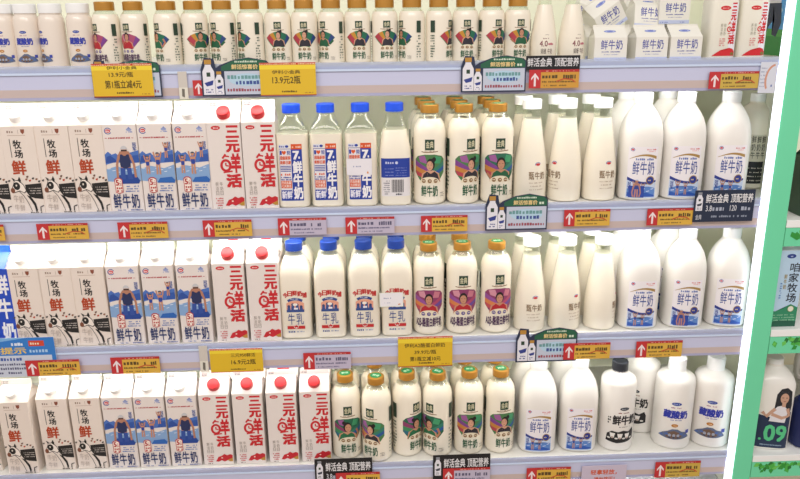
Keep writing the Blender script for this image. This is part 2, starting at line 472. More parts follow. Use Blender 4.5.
def figure(a, x, z, h, suit='#27459c', skin='#c78d6f', arms=True, cap='#3c4656'):
    a.ell(x, z+h*.9, h*.08, h*.09, skin, 10)
    if cap: a.ell(x, z+h*.93, h*.085, h*.07, cap, 10, 0, 180)
    a.poly([(x-h*.13, z+h*.78), (x+h*.13, z+h*.78), (x+h*.08, z+h*.45), (x-h*.08, z+h*.45)], skin)
    a.poly([(x-h*.09, z+h*.66), (x+h*.09, z+h*.66), (x+h*.085, z+h*.42), (x-h*.085, z+h*.42)], suit)
    a.line([(x-h*.05, z+h*.45), (x-h*.07, z)], h*.075, skin); a.line([(x+h*.05, z+h*.45), (x+h*.06, z)], h*.075, skin)
    if arms:
        a.line([(x-h*.12, z+h*.76), (x-h*.17, z+h*1.02)], h*.06, skin); a.line([(x+h*.12, z+h*.76), (x+h*.17, z+h*1.02)], h*.06, skin)
def art_swim(kind):
    a = Art(); blue = '#2a55a8'
    a.arc(F(.17), G(.07), 7, 6.5, 1.6, 20, 330, '#40519a'); a.ell(F(.17), G(.07), 5, 3.4, '#cf2f35', 12); a.dashes(F(.115), F(.22), G(.078), 2.6, '#ffffff')
    a.ell(F(.79), G(.058), 5.5, 3, '#9aa6cf', 12); a.poly([(F(.74),G(.05)),(F(.79),G(.025)),(F(.85),G(.05))], '#7f8fc4'); a.dashes(F(.7), F(.89), G(.09), 2.5, '#7f8fc4')
    a.dashes(F(.16), F(.8), G(.158), 3.4, '#b2353c', .95); a.rect(F(.06), G(.153), F(.12), G(.147), '#b2353c'); a.rect(F(.84), G(.153), F(.9), G(.147), '#b2353c')
    # pool picture
    a.poly([(F(.0),G(.64)),(F(.0),G(.5)),(F(.3),G(.47)),(F(.7),G(.5)),(F(1),G(.46)),(F(1),G(.64)),(F(.75),G(.665)),(F(.4),G(.655))], '#86a9d4')
    a.poly([(F(0),G(.45)),(F(0),G(.335)),(F(.1),G(.3)),(F(.2),G(.335)),(F(.33),G(.32)),(F(.45),G(.37)),(F(.6),G(.33)),(F(.8),G(.31)),(F(1),G(.29)),(F(1),G(.43)),(F(.6),G(.44)),(F(.3),G(.42))], '#4a72bd')
    a.poly([(F(0),G(.43)),(F(.05),G(.36)),(F(.16),G(.345)),(F(.3),G(.39)),(F(.36),G(.425))], '#2b4f9e'); a.poly([(F(.7),G(.43)),(F(.82),G(.35)),(F(1),G(.34)),(F(1),G(.43))], '#2f57a8')
    for k in range(7): a.line([(F(.04+.13*k), G(.5+.02*(k % 3))), (F(.13+.13*k), G(.495+.02*(k % 3)))], 1.2, '#dfeaf6')
    a.column('冠军', F(.84), F(.95), G(.2), G(.3), '#2f4f9c', .02)
    skin = '#b67f66'
    if kind == 'one':
        cx = .58
        a.poly([(F(.3),G(.66)),(F(.36),G(.57)),(F(.84),G(.56)),(F(.97),G(.64)),(F(.92),G(.672)),(F(.45),G(.672))], '#1f4596')
        for sgn in (-1, 1):
            a.line([(F(cx+sgn*.08),G(.44)),(F(cx+sgn*.1),G(.58))], 8, skin); a.line([(F(cx+sgn*.09),G(.49)),(F(cx+sgn*.11),G(.62))], 9, '#2f4f9e')
        a.poly([(F(cx-.2),G(.345)),(F(cx-.13),G(.3)),(F(cx+.13),G(.3)),(F(cx+.2),G(.345)),(F(cx+.15),G(.42)),(F(cx-.15),G(.42))], skin)
        a.poly([(F(cx-.13),G(.335)),(F(cx+.13),G(.335)),(F(cx+.16),G(.4)),(F(cx+.15),G(.475)),(F(cx),G(.5)),(F(cx-.15),G(.475)),(F(cx-.16),G(.4))], '#232e5a')
        for sgn in (-1, 1):
            a.line([(F(cx+sgn*.17),G(.34)),(F(cx+sgn*.25),G(.45)),(F(cx+sgn*.27),G(.6))], 4.4, skin)
        a.ell(F(cx), G(.3), 6, 9, skin, 16); a.ell(F(cx), G(.278), 6.4, 7, '#c9c9cc', 16, 0, 180); a.rect(F(cx-.085), G(.3), F(cx+.085), G(.284), '#20242c')
    else:
        figure(a, F(.22), G(.56), 36); figure(a, F(.53), G(.57), 44); figure(a, F(.8), G(.38), 30)
        a.poly([(F(.45),G(.665)),(F(.55),G(.61)),(F(.9),G(.6)),(F(1),G(.64)),(F(.97),G(.67))], '#2a66b6')
    a.poly([(F(.2),G(.77)),(F(.19),G(.62)),(F(.26),G(.6)),(F(.36),G(.6)),(F(.43),G(.62)),(F(.43),G(.77)),(F(.34),G(.785)),(F(.27),G(.785))], '#b73a3a')
    a.poly([(F(.22),G(.765)),(F(.21),G(.628)),(F(.27),G(.612)),(F(.35),G(.612)),(F(.41),G(.628)),(F(.41),G(.765)),(F(.34),G(.775)),(F(.28),G(.775))], '#f3e6da')
    a.text('5', F(.235), G(.69), F(.315), G(.625), '#b3262b', .04); a.blocks(F(.33), G(.69), F(.4), G(.63), '#b3262b', 3); a.blocks(F(.24), G(.765), F(.4), G(.7), '#b3262b', 2, .8)
    a.blocks(F(.5), G(.765), F(.92), G(.68), '#5878b8', 3, .55)
    for k, ch in enumerate('鲜牛奶'): a.text(ch, F(.11+.27*k), G(.955), F(.34+.27*k), G(.79), '#27376a', .016, -.02)
    a.dashes(F(.2), F(.5), G(.985), 3, '#8590b8'); a.dashes(F(.6), F(.95), G(.985), 3, '#6b78a8')
    return a
RED = '#c9232c'
def red_mark(a, x0, x1, z1, z0, red=RED):
    """the vertical red lettering, its third sign with a round fish for its left half"""
    W = x1-x0; H = z1-z0
    a.text('三', x0+W*.38, z1-H*.185, x1, z1, red, .05)
    a.text('元', x0+W*.34, z1-H*.42, x1, z1-H*.235, red, .05)
    zt, zb = z1-H*.455, z1-H*.755
    a.text('羊', x0+W*.52, zb, x1+W*.02, zt, red, .05)
    cx, cz, r = x0+W*.24, zb+(zt-zb)*.38, W*.3
    a.arc(cx, cz, r, r*1.15, W*.13, 0, 360, red, 24)
    a.line([(cx+W*.02, zt), (cx-W*.16, zt-H*.07)], W*.1, red); a.line([(cx-W*.02, zt-H*.03), (cx+W*.2, zt-H*.04)], W*.08, red)
    a.line([(cx, cz+r*.5), (cx, cz), (cx+r*.5, cz-r*.1)], W*.08, red); a.line([(cx-r*.5, zb), (cx+r*1.1, zb+H*.02)], W*.08, red)
    a.text('活', x0+W*.24, z0, x1, z1-H*.79, red, .05)
def art_red():
    a = Art()
    a.ell(F(.27), G(.055), 9, 4.2, RED, 18); a.dashes(F(.2), F(.35), G(.064), 3, '#f3d8d0')
    red_mark(a, F(.36), F(.93), G(.035), G(.735))
    for k in range(2): a.column('鲜活牛奶'[k*2:k*2+2]+'日', F(.14+.13*k), F(.23+.13*k), G(.67), G(.83), '#948a80', -.005)
    a.blocks(F(.12), G(.955), F(.34), G(.845), '#c8585a', 4, .6)
    a.poly([(F(.4),G(.95)),(F(.5),G(.885)),(F(.62),G(.87)),(F(.7),G(.845)),(F(.8),G(.865)),(F(.9),G(.85)),(F(.98),G(.865)),(F(.98),G(.94)),(F(.85),G(.93)),(F(.7),G(.955)),(F(.6),G(.935)),(F(.5),G(.955))], '#c4202a')
    a.poly([(F(.8),G(.935)),(F(.98),G(.9)),(F(.98),G(.955)),(F(.88),G(.955))], '#b98a35'); a.ell(F(.62), G(.9), 2, 1.5, '#efd9c8', 8)
    a.dashes(F(.14), F(.34), G(.985), 3, '#8a8078')
    return a
def art_seven():
    a = Art(); blue = '#1f3d9f'; org = '#d9541f'; wh = '#e9e4e6'
    a.rect(-25, 15, 20, 120, blue); a.rect(-25, 121, -6, 128, '#dfe0ea'); a.dashes(-24, -14, 122.5, 4, blue); a.ell(-9, 124.5, 3.5, 2.6, blue, 10)
    a.rect(-1, 118.5, 20, 129, org); a.dashes(1, 18, 121.5, 4, '#f2c9b3')
    a.rect(-24.2, 31, -1.5, 119, wh)
    a.text('I', -22.5, 108, -20, 116, blue, .03); a.poly([(-15,107.5),(-19,112),(-18.5,115.5),(-16.5,116),(-15,114.5),(-13.5,116),(-11.5,115.5),(-11,112)], org); a.text('鲜奶', -9, 107.5, -2.5, 116.5, blue, .02)
    a.text('超级新鲜', -23, 98, -2.5, 105.5, org, .03); a.text('新鲜日期', -23, 89, -2.5, 96, org, .03)
    for k in range(4): a.rect(-23, 84.5-k*3.3, -2.5, 86-k*3.3, blue)
    a.dashes(-23, -2.5, 66.5, 4.5, org); a.blocks(-23, 57, -2.5, 66, blue, 2, .6)
    a.rect(-23, 41, -2.5, 56, org); a.text('巴氏杀菌', -21.5, 49, -4, 55, '#f6e6dc', .02); a.text('七天鲜活', -21.5, 42.3, -4, 48, '#f6e6dc', .02)
    a.rect(-23, 18, -2.5, 37, blue); a.text('新鲜', -22, 19.5, -3, 35, '#eceaf2', .03)
    a.text('7', 3, 99, 13, 115, '#f2f0f4', .05); a.dashes(12.5, 18, 100, 5, '#f2f0f4')
    for k, ch in enumerate('鲜牛奶'): a.text(ch, 1.5, 71-k*26, 18, 95-k*26, '#f2f0f4', .04)
    return a
def art_seven_back():
    a = Art(); blue = '#1f3d9f'
    a.rect(-30, 20, 30, 58, '#e6e2e2'); a.rect(-30, 58, 30, 97, blue)
    a.dashes(-20, -4, 86, 5, '#c9d0ec'); a.ell(2, 88, 3, 3, '#c9d0ec', 10)
    a.blocks(-22, 62, -4, 82, '#8f9bd4', 3, .25); a.blocks(0, 62, 22, 82, '#8f9bd4', 4, .25)
    for k in range(14): a.rect(-8+k*1.7, 28, -8+k*1.7+(1.1 if k % 3 else .6), 54, '#33333a')
    a.blocks(-24, 24, -11, 55, '#6b6b78', 7, .45); a.dashes(0, 12, 22.5, 4, '#44444c')
    return a
def bust(a, x, z, w, h, shirt, skin='#b97f63', hair='#191517', bun=False, side=0):
    a.poly([(x-w*.5, z), (x+w*.5, z), (x+w*.42, z+h*.36), (x+w*.16, z+h*.5), (x-w*.16, z+h*.5), (x-w*.42, z+h*.36)], skin)
    a.poly([(x-w*.46, z), (x+w*.46, z), (x+w*.34, z+h*.34), (x+w*.18, z+h*.46), (x, z+h*.36), (x-w*.18, z+h*.46), (x-w*.34, z+h*.34)], shirt)
    a.poly([(x-w*.09, z+h*.4), (x+w*.09, z+h*.4), (x+w*.08, z+h*.6), (x-w*.08, z+h*.6)], skin)
    if bun: a.ell(x+side*w*.16, z+h*.96, w*.1, h*.1, hair, 10)
    a.ell(x, z+h*.75, w*.2, h*.26, hair, 14); a.ell(x-side*w*.04, z+h*.7, w*.155, h*.2, skin, 14)
    a.rect(x-w*.11-side*w*.04, z+h*.73, x-w*.04-side*w*.04, z+h*.745, hair); a.rect(x+w*.03-side*w*.04, z+h*.73, x+w*.1-side*w*.04, z+h*.745, hair)
    a.rect(x-w*.04-side*w*.04, z+h*.59, x+w*.04-side*w*.04, z+h*.605, '#8c4a44')
def art_gold(kind='man', k=1.0, fan=False):
    a = Art(); grn = '#1f5b3c'
    a.rect(-9.5, 112, 9.5, 133, '#22402f'); a.text('金典', -7.4, 116, 7.4, 129.5, '#d8d2b0', .015)
    a.line([(-17, 108.6), (-8, 107.2), (2, 107.6), (17, 108.8)], 1.8, '#8a6a45'); a.dashes(-10, 10, 109.5, 1.8, '#6b5236')
    if fan:
        pts = [(-35+70*t, 84+20*math.sin(PI*t)) for t in [i/12 for i in range(13)]]+[(13, 55), (-13, 55)]
    else:
        pts = [(-33, 92), (-26, 99), (-10, 103), (10, 103), (26, 99), (33, 92), (33, 66), (18, 47), (-18, 47), (-33, 66)]
    z0 = 58 if fan else 47
    base = {'man': '#2b6a52', 'woman': '#4a7c4a', 'green': '#20664a', 'purple': '#8c3a66', 'red': '#7c2f52'}[kind]
    a.poly(pts, base)
    q = .8 if fan else 1.0
    if fan: st = [([(-34,85),(-23,96),(-6,72),(-12,58)], '#b03a48'), ([(-23,96),(-12,101),(-2,74),(-6,72)], '#c58a2e'), ([(10,102),(25,95),(12,62),(6,72)], '#1d6b50'), ([(25,95),(34,85),(13,57),(12,62)], '#22407c')]
    else: st = [([(-33,92),(-33,80),(0,68),(0,74)], '#7c3f8c'), ([(-33,80),(-33,70),(0,60),(0,68)], '#c0803a'), ([(-33,70),(-28,60),(0,52),(0,60)], '#b0404c'), ([(33,90),(33,80),(2,64),(2,70)], '#2f7c6a'), ([(33,80),(33,72),(2,56),(2,64)], '#23569a'), ([(-24,98),(-10,101),(-4,84),(-20,88)], '#9a5a96'), ([(12,100),(26,96),(22,84),(8,86)], '#3f9a6a')]
    if kind == 'purple': st = [(p, {'#7c3f8c': '#93509a', '#c0803a': '#d4804a', '#b0404c': '#c04a52', '#2f7c6a': '#b0486a', '#23569a': '#6a4a9a', '#9a5a96': '#d090a0', '#3f9a6a': '#c87a8a', '#c58a2e': '#c77a8c', '#1d6b50': '#a8486c', '#22407c': '#7a3c8c'}.get(c, c)) for p, c in st]
    if kind == 'green': st = [(p, {'#7c3f8c': '#8a3a66', '#c0803a': '#3c8a5a', '#b0404c': '#246a80'}.get(c, c)) for p, c in st]
    for p, c in st: a.poly(p, c)
    if kind == 'woman': bust(a, 2, z0, 42*q, 48, '#2a2630', '#cf9c80', bun=True, side=1)
    elif kind == 'purple': bust(a, 0, z0, 44*q, 48, '#b3202c', '#c48c70')
    elif kind == 'green':
        bust(a, -2, z0, 44*q, 48, '#1f6a44', '#c89274', bun=True, side=-1)
        a.line([(16, z0+4), (24, z0+16), (19, z0+28)], 5, '#b47a5e')
    else:
        bust(a, 2, z0, 46*q, 48, '#1d5c3c', '#c08a6c'); a.line([(20, z0+6), (30, z0+18), (22, z0+8)], 6, '#1d5c3c'); a.line([(-18, z0+6), (-27, z0+16)], 5, '#b07658')
    a.ell(0, 45, 19 if fan else 21, 13, '#e8dcc2', 20, 0, 180)
    pc = '#5a4a8c' if kind == 'purple' else '#8c6a40'
    for x in (-12, 0, 12): a.ell(x, 49.5, 4.2, 4.2, pc, 12); a.dashes(x-2.6, x+2.6, 49, 2, '#efe6d2')
    if kind == 'purple':
        a.text('A2β-酪蛋白鲜牛奶', -29, 18, 29, 41, '#4b2a52', .03)
    else:
        for i, ch in enumerate('鲜牛奶'): a.text(ch, -17+i*11.6, 18, -6.6+i*11.6, 40, grn, .02)
    a.blocks(22, 17, 33, 27, '#6f6a60', 3, .5)
    return a
def art_gold_side(a=None):
    """the strip of fine print on the side of the gold-capped bottles"""
    a = a or Art()
    for x in (47, -60): a.rect(x, 96, x+12, 132, '#27402f'); a.blocks(x, 20, x+12, 92, '#3f5a48', 9, .55)
    return a
def cap_badge():
    a = Art(); a.ell(0, 0, 12.5, 12.5, '#1f8a52', 24); a.text('鲜活', -7.5, -3.5, 7.5, 4.5, '#d7efd9', .02)
    return a
def art_tan():
    a = Art()
    a.ell(2, 78, 5, 2.6, '#c9363c', 12); a.arc(2, 78, 6.5, 4.5, 1.2, 20, 200, '#4a5ea8')
    for i, ch in enumerate('甄牛奶'): a.text(ch, -17+i*12, 48, -6.5+i*12, 63, '#8c7355', .02)
    for k, (x0, x1) in enumerate(((-16, 14), (-13, 10), (-15, 15))): a.dashes(x0, x1, 40-k*7, 2.2, '#b9a68c')
    return a
def art_family():
    a = Art(); blue = '#2b3f94'
    a.rect(-29, 12, 29, 104, '#f0ecef')
    a.arc(-21, 99, 4, 3.2, 1, 0, 360, '#40519a', 14); a.ell(-21, 99, 2.6, 1.6, '#cf2f35', 8); a.dashes(6, 24, 98, 2.4, '#cf5a5e'); a.dashes(8, 22, 95, 1.8, '#e09a9a')
    pts = [(-26+52*t, 78+13*math.sin(PI*(.12+.62*t))) for t in [i/14 for i in range(15)]]
    a.poly(pts+[(p[0], p[1]-(.8+4.6*i/14)) for i, p in reversed(list(enumerate(pts)))], '#a8874a')
    a.dashes(-14, 20, 80, 4, '#5f74b4')
    for i, ch in enumerate('鲜牛奶'): a.text(ch, -19+i*14.5, 54, -6.5+i*14.5, 78, '#3b4f9a', .008)
    band = [(-28+56*t, 50-9*math.sin(PI*t*.8)) for t in [i/12 for i in range(13)]]
    a.poly([(-29, 12), (29, 12)]+list(reversed(band)), '#c9d6ea')
    a.poly(band+[(p[0], p[1]-5.5+2*i/12) for i, p in reversed(list(enumerate(band)))], '#22358c')
    a.poly([(-27, 14), (-27, 28), (-14, 32), (0, 29), (14, 33), (27, 30), (27, 14)], '#5c86c6'); a.poly([(-27, 14), (-27, 22), (-8, 18), (10, 22), (27, 17), (27, 14)], '#2a56ac')
    for k in range(6): a.line([(-24+k*8.5, 24+(k % 2)*4), (-18+k*8.5, 25+(k % 2)*4)], 1, '#eef3fa')
    a.column('冠军', -26, -20, 41, 26, blue, .02)
    figure(a, -12, 16, 26, '#2c4c9e', '#b78b78'); figure(a, 3, 17, 22, '#2c4c9e', '#b78b78')
    a.ell(16, 44, 8, 8, '#a8874a', 18); a.ell(16, 44, 6.6, 6.6, '#22358c', 18); a.dashes(12, 20, 43, 3, '#d9c28a')
    a.v = [(x*1.02, (z-12)*1.14+6, n) for x, z, n in a.v]
    return a
def art_family_solo():
    a = art_family()
    a.rect(-24, 7, 6, 31, '#27459c'); figure(a, -9, 7, 38, '#27408c', '#b5806a', False, '#d8dce6'); a.line([(-14, 35), (-17, 17), (-15, 8)], 2.6, '#b5806a'); a.line([(-4, 35), (-1, 17), (-3, 8)], 2.6, '#b5806a')
    return a
def art_shop():
    a = Art(); red = '#c22a2a'; blue = '#2d478c'
    for i, ch in enumerate('今日鲜奶铺'):
        ang = math.radians(118-i*14); R = 42; x = R*math.cos(ang); z = 62+R*math.sin(ang)
        a.text(ch, x-4.6, z-5, x+4.6, z+6, red, .04)
    a.arc(0, 54, 34, 40, 5.5, 62, 118, blue); a.dashes(-9, 9, 90.5, 2, '#dfe4f2')
    a.poly([(-18, 62), (18, 62), (18, 82), (9, 87), (-9, 87), (-18, 82)], '#e6a58c')
    a.poly([(-18, 62), (18, 62), (18, 68), (-18, 67)], blue)
    for x, h in ((-13, 13), (-5, 17), (4, 16), (12, 12)): a.ell(x, 62+h, 3.1, 3.4, '#33406e', 10); a.poly([(x-4, 62), (x+4, 62), (x+2.8, 60+h), (x-2.8, 60+h)], '#34508f')
    a.ell(0, 79, 5, 3, '#f2efe8', 10); a.rect(-3, 68, 5, 72, '#eceaf0')
    a.text('牛', -16, 34, -2, 59, blue, -.002); a.text('乳', 1, 34, 16, 59, blue, -.002)
    a.poly([(-18, 24), (18, 24), (16, 27.5), (18, 31), (-18, 31), (-16, 27.5)], red)
    a.ell(0, 30, 5, 5, '#f0e6dc', 10); a.poly([(0+(4.6 if k % 2 == 0 else 1.9)*math.cos(PI/2+k*PI/5), 30+(4.6 if k % 2 == 0 else 1.9)*math.sin(PI/2+k*PI/5)) for k in range(10)], red)
    a.dashes(-16, -1, 16, 4, blue, 1); a.dashes(1, 16, 16.5, 2.6, '#8b95b5')
    return a
def art_yak(k=1.0, x=0):
    a = Art(); blue = '#2d3aa6'
    def X(v): return x+v*k
    a.ell(X(0), 115*k, 9.5*k, 4.2*k, '#31489c', 16); a.dashes(X(-6), X(6), 114*k, 2.2*k, '#c6d2ee'); a.dashes(X(-10), X(10), 104*k, 3.2*k, '#b08aa0')
    for i, ch in enumerate('藏酸奶'): a.text(ch, X(-23+i*15.6), 79*k, X(-8.4+i*15.6), 98*k, blue, .045)
    a.dashes(X(-9), X(12), 73.5*k, 2.4*k, '#7a82b8')
    a.ell(X(0), 61*k, 6.5*k, 4.2*k, '#b87a2e', 14); a.dashes(X(-4), X(4), 60*k, 1.8*k, '#f0dcb8')
    a.poly([(X(p), q*k) for p, q in ((-31,31),(-22,40),(-12,46),(-4,52),(6,52),(14,46),(22,44),(30,34),(31,30),(16,27),(0,26),(-16,28))], '#5d6a86')
    a.poly([(X(p), q*k) for p, q in ((-16,32),(-10,44),(0,48),(10,43),(16,32),(8,28),(-8,28))], '#6e5648')
    for p, q in ((-24,34),(-14,38),(14,40),(22,35)): a.ell(X(p), q*k, 4*k, 2.4*k, '#4a66a8', 8)
    for p in (-8, 0, 8): a.ell(X(p), 36*k, 3*k, 4*k, '#a0a6b4', 8); a.ell(X(p), 31*k, 2.2*k, 2.4*k, '#3a3f52', 8)
    a.rect(X(23), 40*k, X(31), 49*k, '#3b4aa8')
    return a
def widen(a, k):
    a.v = [(x*k, z, n) for x, z, n in a.v]; return a
def art_black(x=0):
    a = Art(); ink = '#1c1d20'
    a.ell(x+4, 108, 9.5, 4.2, '#2d3640', 16); a.dashes(x-2, x+10, 107, 2.2, '#c6cad0'); a.dashes(x-8, x+14, 96.5, 2.8, '#8c5550')
    for i, ch in enumerate('鲜牛奶'): a.text(ch, x-18+i*17, 68, x-2.5+i*17, 91, ink, .035)
    a.blocks(x-28, 70, x-20, 90, ink, 3, .6); a.dashes(x-5, x+20, 62, 2, '#777777')
    a.poly([(x-30, 26), (x-28, 44), (x-18, 52), (x-6, 50), (x+4, 54), (x+16, 50), (x+26, 58), (x+30, 48), (x+30, 30), (x+16, 25), (x-8, 22)], ink)
    for p, q, r in ((-17,44,5.5),(-2,43,5.5),(13,43,5.5)): a.poly([(x+p-r, q+3), (x+p+r, q+3), (x+p+r*.55, q-9), (x+p-r*.55, q-9)], '#e9e6e0'); a.ell(x+p, q-8, 3, 2.4, '#b9a49a', 8)
    for p in (-24, -9, 6, 22): a.ell(x+p, 34, 3.4, 2.2, '#dedad4', 8)
    return a
def art_forty(k):
    a = Art()
    a.arc(0, 74*k, 12*k, 7*k, .8*k, 60, 120, '#5a4038'); a.dashes(-12*k, 6*k, 68*k, 3.5*k, '#7c4a4c')
    a.text('4.0', -22*k, 46*k, 2*k, 63*k, '#7c2a3c', .01); a.dashes(4*k, 22*k, 50*k, 7*k, '#c4707e', 1)
    a.text('娟姗', -18*k, 24*k, -2*k, 40*k, '#4a3a36', -.004); a.text('牛奶', 2*k, 24*k, 18*k, 40*k, '#6a4a46', -.004)
    return a
def art_pint(w, h):
    a = Art(); b = '#4a52a4'
    for i, ch in enumerate('鲜牛奶'): a.text(ch, -w*.3+i*w*.23, h*.5, -w*.1+i*w*.23, h*.9, b, .01)
    a.dashes(-w*.27, -w*.05, h*.38, 2, b, 1); a.dashes(0, w*.3, h*.38, 2, b, 1); a.dashes(-w*.2, w*.25, h*.27, 1.2, '#8d92c4')
    a.rect(-w*.5, 0, w*.5, h*.16, '#c3cdea'); a.dashes(-w*.45, -w*.2, h*.05, 2, '#5c67b4'); a.dashes(w*.2, w*.4, h*.05, 2, '#5c67b4')
    return a
def art_san(a=None):
    a = Art(); red = '#d0202a'
    a.ell(-2, 96, 10, 4.2, red, 16); a.dashes(-8, 4, 95, 2, '#f0c8c0')
    a.rect(10, 6, 24, 106, '#eceaf0'); red_mark(a, 5, 20, 105, 30, red)
    for k in range(2): a.column('鲜活奶', -8+k*6, -4+k*6, 68, 45, '#9c9a88', -.005)
    a.blocks(-8, 26, 3, 42, '#d88a88', 4, .6)
    a.poly([(-20, 7), (-12, 13), (-4, 18), (6, 18), (12, 22), (19, 20), (23, 14), (22, 7)], red); a.ell(18, 11, 3.4, 3.2, '#7c6a2c', 10)
    return a

# ------------------------------------------------------------------ the kinds
P_GOLD = [(0,26),(1.5,30),(5,32.6),(10,33),(140,33),(150,32.2),(160,29.5),(168,25.5),(174,21),(179,17.6),(182,16.6),(188,16.6)]
P_SQ   = [(0,27,5),(1.5,30,5),(5,32,5),(152,32,5),(158,31,4.5),(166,27.5,3.5),(174,22.5,2.6),(181,18.5,2.1),(186,16.6,2),(192,16.6,2)]
P_TURN = [(0,27,4.5),(1.5,30,4.5),(5,32,4.5),(98,32,4.5),(112,31.2,4),(130,28.8,3.2),(150,24.6,2.6),(170,20,2.2),(184,17,2),(192,16.6,2)]
P_SHOP = [(0,28,5),(1.5,31,5),(5,33,5),(140,33,5),(150,32,4.6),(160,29.3,3.8),(170,24.8,2.8),(178,20,2.2),(184,17,2),(192,16.4,2)]
P_CONE = [(0,29),(1.5,32.5),(5,34),(58,34),(78,32.4),(110,28.3),(150,21.4),(165,18.8),(172,17.6),(192,17.2)]
P_BIG  = [(0,36,3),(1.5,40,3),(6,42.5,3),(118,42.5,3),(135,41.6,2.9),(150,39.4,2.7),(164,35,2.4),(176,28.5,2.2),(186,21.5,2),(192,17.6,2),(196,17,2)]
P_JUG  = [(0,38),(1.5,41.5),(5,43),(154,43),(162,42.2),(168,39.8),(172,35.5),(176,28),(180,21),(183,18.6),(192,18)]
P_BLK  = [(0,35),(1.5,38),(5,39.5),(160,39.5),(166,38.4),(171,35.4),(175,29),(179,22),(183,18),(190,17.4)]
P_YOG  = [(0,20),(1,22.6),(4,23.6),(82,23.6),(90,22.8),(95,20.8),(98,18.8),(104,18.6)]
def mk_gold(kind):
    def f():
        a = art_gold(kind); art_gold_side(a)
        return bottle('milk_bottle', P_GOLD, 2.0, 172, (183, 199, 18.4, GOLD_CAP), art=a, cap_top=cap_badge())
    return f
def mk_gold_small(kind):
    def f():
        k = .60; S = [(z*k if z > 6 else z, r*.765) for z, r in P_GOLD]
        a = art_gold(kind, fan=True); art_gold_side(a); a.v = [(x*.72, z*k, n) for x, z, n in a.v]
        return bottle('milk_bottle', S, 2.0, 161*k, (103.5, 119.5, 18.2, GOLD_CAP), art=a, cut=3)
    return f
def mk_cone(k=1.0, art=None, cap=None, kr=None):
    kr = kr or k; S = [(z*k, r*kr) for z, r in P_CONE]
    return bottle('milk_bottle', S, 2.0, 168*k, (187*k, 206*k, 19*(k+kr)/2*1.2 if kr > k else 19*k, cap or WHITE_CAP), art=art)

def ordinal(k): return ['first', 'second', 'third', 'fourth', 'fifth', 'sixth', 'seventh', 'eighth', 'ninth', 'tenth', 'eleventh', 'twelfth', 'thirteenth', 'fourteenth', 'fifteenth', 'sixteenth'][k]
CY = .012+CD/2000                              # cartons stand with their faces just behind the guard

# ---- second shelf, left to right
gcow2 = 'cow print cartons on the second shelf'
for k, (px, lab) in enumerate([(-3.5, 'cow print milk carton cut off by the left photo edge, second shelf'),
                               (29, 'cow print milk carton on the second shelf, second from the left'),
                               (62.5, 'cow print milk carton on the second shelf, third from the left'),
                               (95.3, 'cow print milk carton on the second shelf beside the first swimmer carton')]):
    put('cow', lambda: carton('milk_carton', art_cow(), BOARD, WHITE_CAP, -4, 12.5, art_cow_side()), px, 1, CY, lab, 'carton', gcow2, py=209)
gsw2 = 'swimmer cartons on the second shelf'
for k, (px, kind, lab) in enumerate([(128.2, 'one', 'blue and white swimmer milk carton beside the cow print cartons, second shelf'),
                                     (162, 'three', 'blue and white milk carton with three small swimmers, middle of three on second shelf'),
                                     (196.5, 'three', 'blue and white swimmer milk carton beside the red-capped cartons, second shelf')]):
    put('swim'+kind, lambda: carton('milk_carton', art_swim(kind), BOARD_COOL, WHITE_CAP, -3, 12.5, art_cow_side()), px, 1, CY, lab, 'carton', gsw2, py=209)
gred2 = 'red-capped cartons on the second shelf'
mkred = lambda: carton('milk_carton', art_red(), BOARD_COOL, RED_CAP, 0, 13.2)
put('red', mkred, 229.5, 1, CY, 'red-capped milk carton with red vertical lettering beside the swimmer cartons, second shelf', 'carton', gred2, py=209)
put('red', mkred, 263, 1, CY, 'red-capped milk carton with red vertical lettering beside the blue-capped bottles, second shelf', 'carton', gred2, py=209)
g = 'blue-capped square bottles on the second shelf'
mk7 = lambda: bottle('milk_bottle', P_SQ, 5, 148, (187, 204, 18, BLUE_CAP), art=art_seven(), cut=3)
for px, lab in ((296, 'blue-capped square milk bottle with blue label standing beside the red-capped carton, second shelf'),
                (329, 'blue-capped square milk bottle with blue label, second of four on the second shelf')):
    put('seven', mk7, px, 1, .046, lab, 'bottle', g, py=205)
b = put('seven', mk7, 362.5, 1, .046, 'blue-capped square milk bottle with a small white card stuck on its label', 'bottle', g, py=205)
cd = Art(); cd.rect(-25, 0, 25, 33, '#ebe8ee'); cd.dashes(-12, 12, 16, 3, '#8d93b8', .5); cd.poly([(14, 3), (19, 3), (16.5, 8)], '#d98a3a')
o = cd.build('paper_card', flat(33.4), b); o.location = (-.004, 0, .065); o['label'] = 'small white paper card'
put('seven_back', lambda: bottle('milk_bottle', P_TURN, 4.5, 152, (187, 204, 18, BLUE_CAP), art=art_seven_back(), cut=3), 395.5, 1, .046,
    'blue-capped square milk bottle turned round to show its barcode, second shelf', 'bottle', g, py=205)
g = 'large gold-capped bottles on the second shelf'
for c, (px, kinds, word) in enumerate([(429.5, ('woman', 'man', 'man'), 'beside the barcode bottle'), (462.5, ('woman', 'man', 'man'), 'in the middle column'), (495.5, ('man', 'man', 'man'), 'beside the white-capped bottles')]):
    X0 = at(px, 205, .046).x
    for d in range(3):
        lab = ['large gold-capped milk bottle %s, front of its column, second shelf', 'large gold-capped milk bottle %s, second row back, second shelf', 'large gold-capped milk bottle %s, third row back, second shelf'][d] % word
        put('gold'+kinds[d], mk_gold(kinds[d]), None, 1, .047+d*.0695, lab, 'bottle', g, rz=[(-4, 22, 3)[c], -30, 40][d], X=X0-.0015*d)
g = 'clear tapered bottles with white caps on the second shelf'
mkc = lambda: mk_cone(1.0, art_tan())
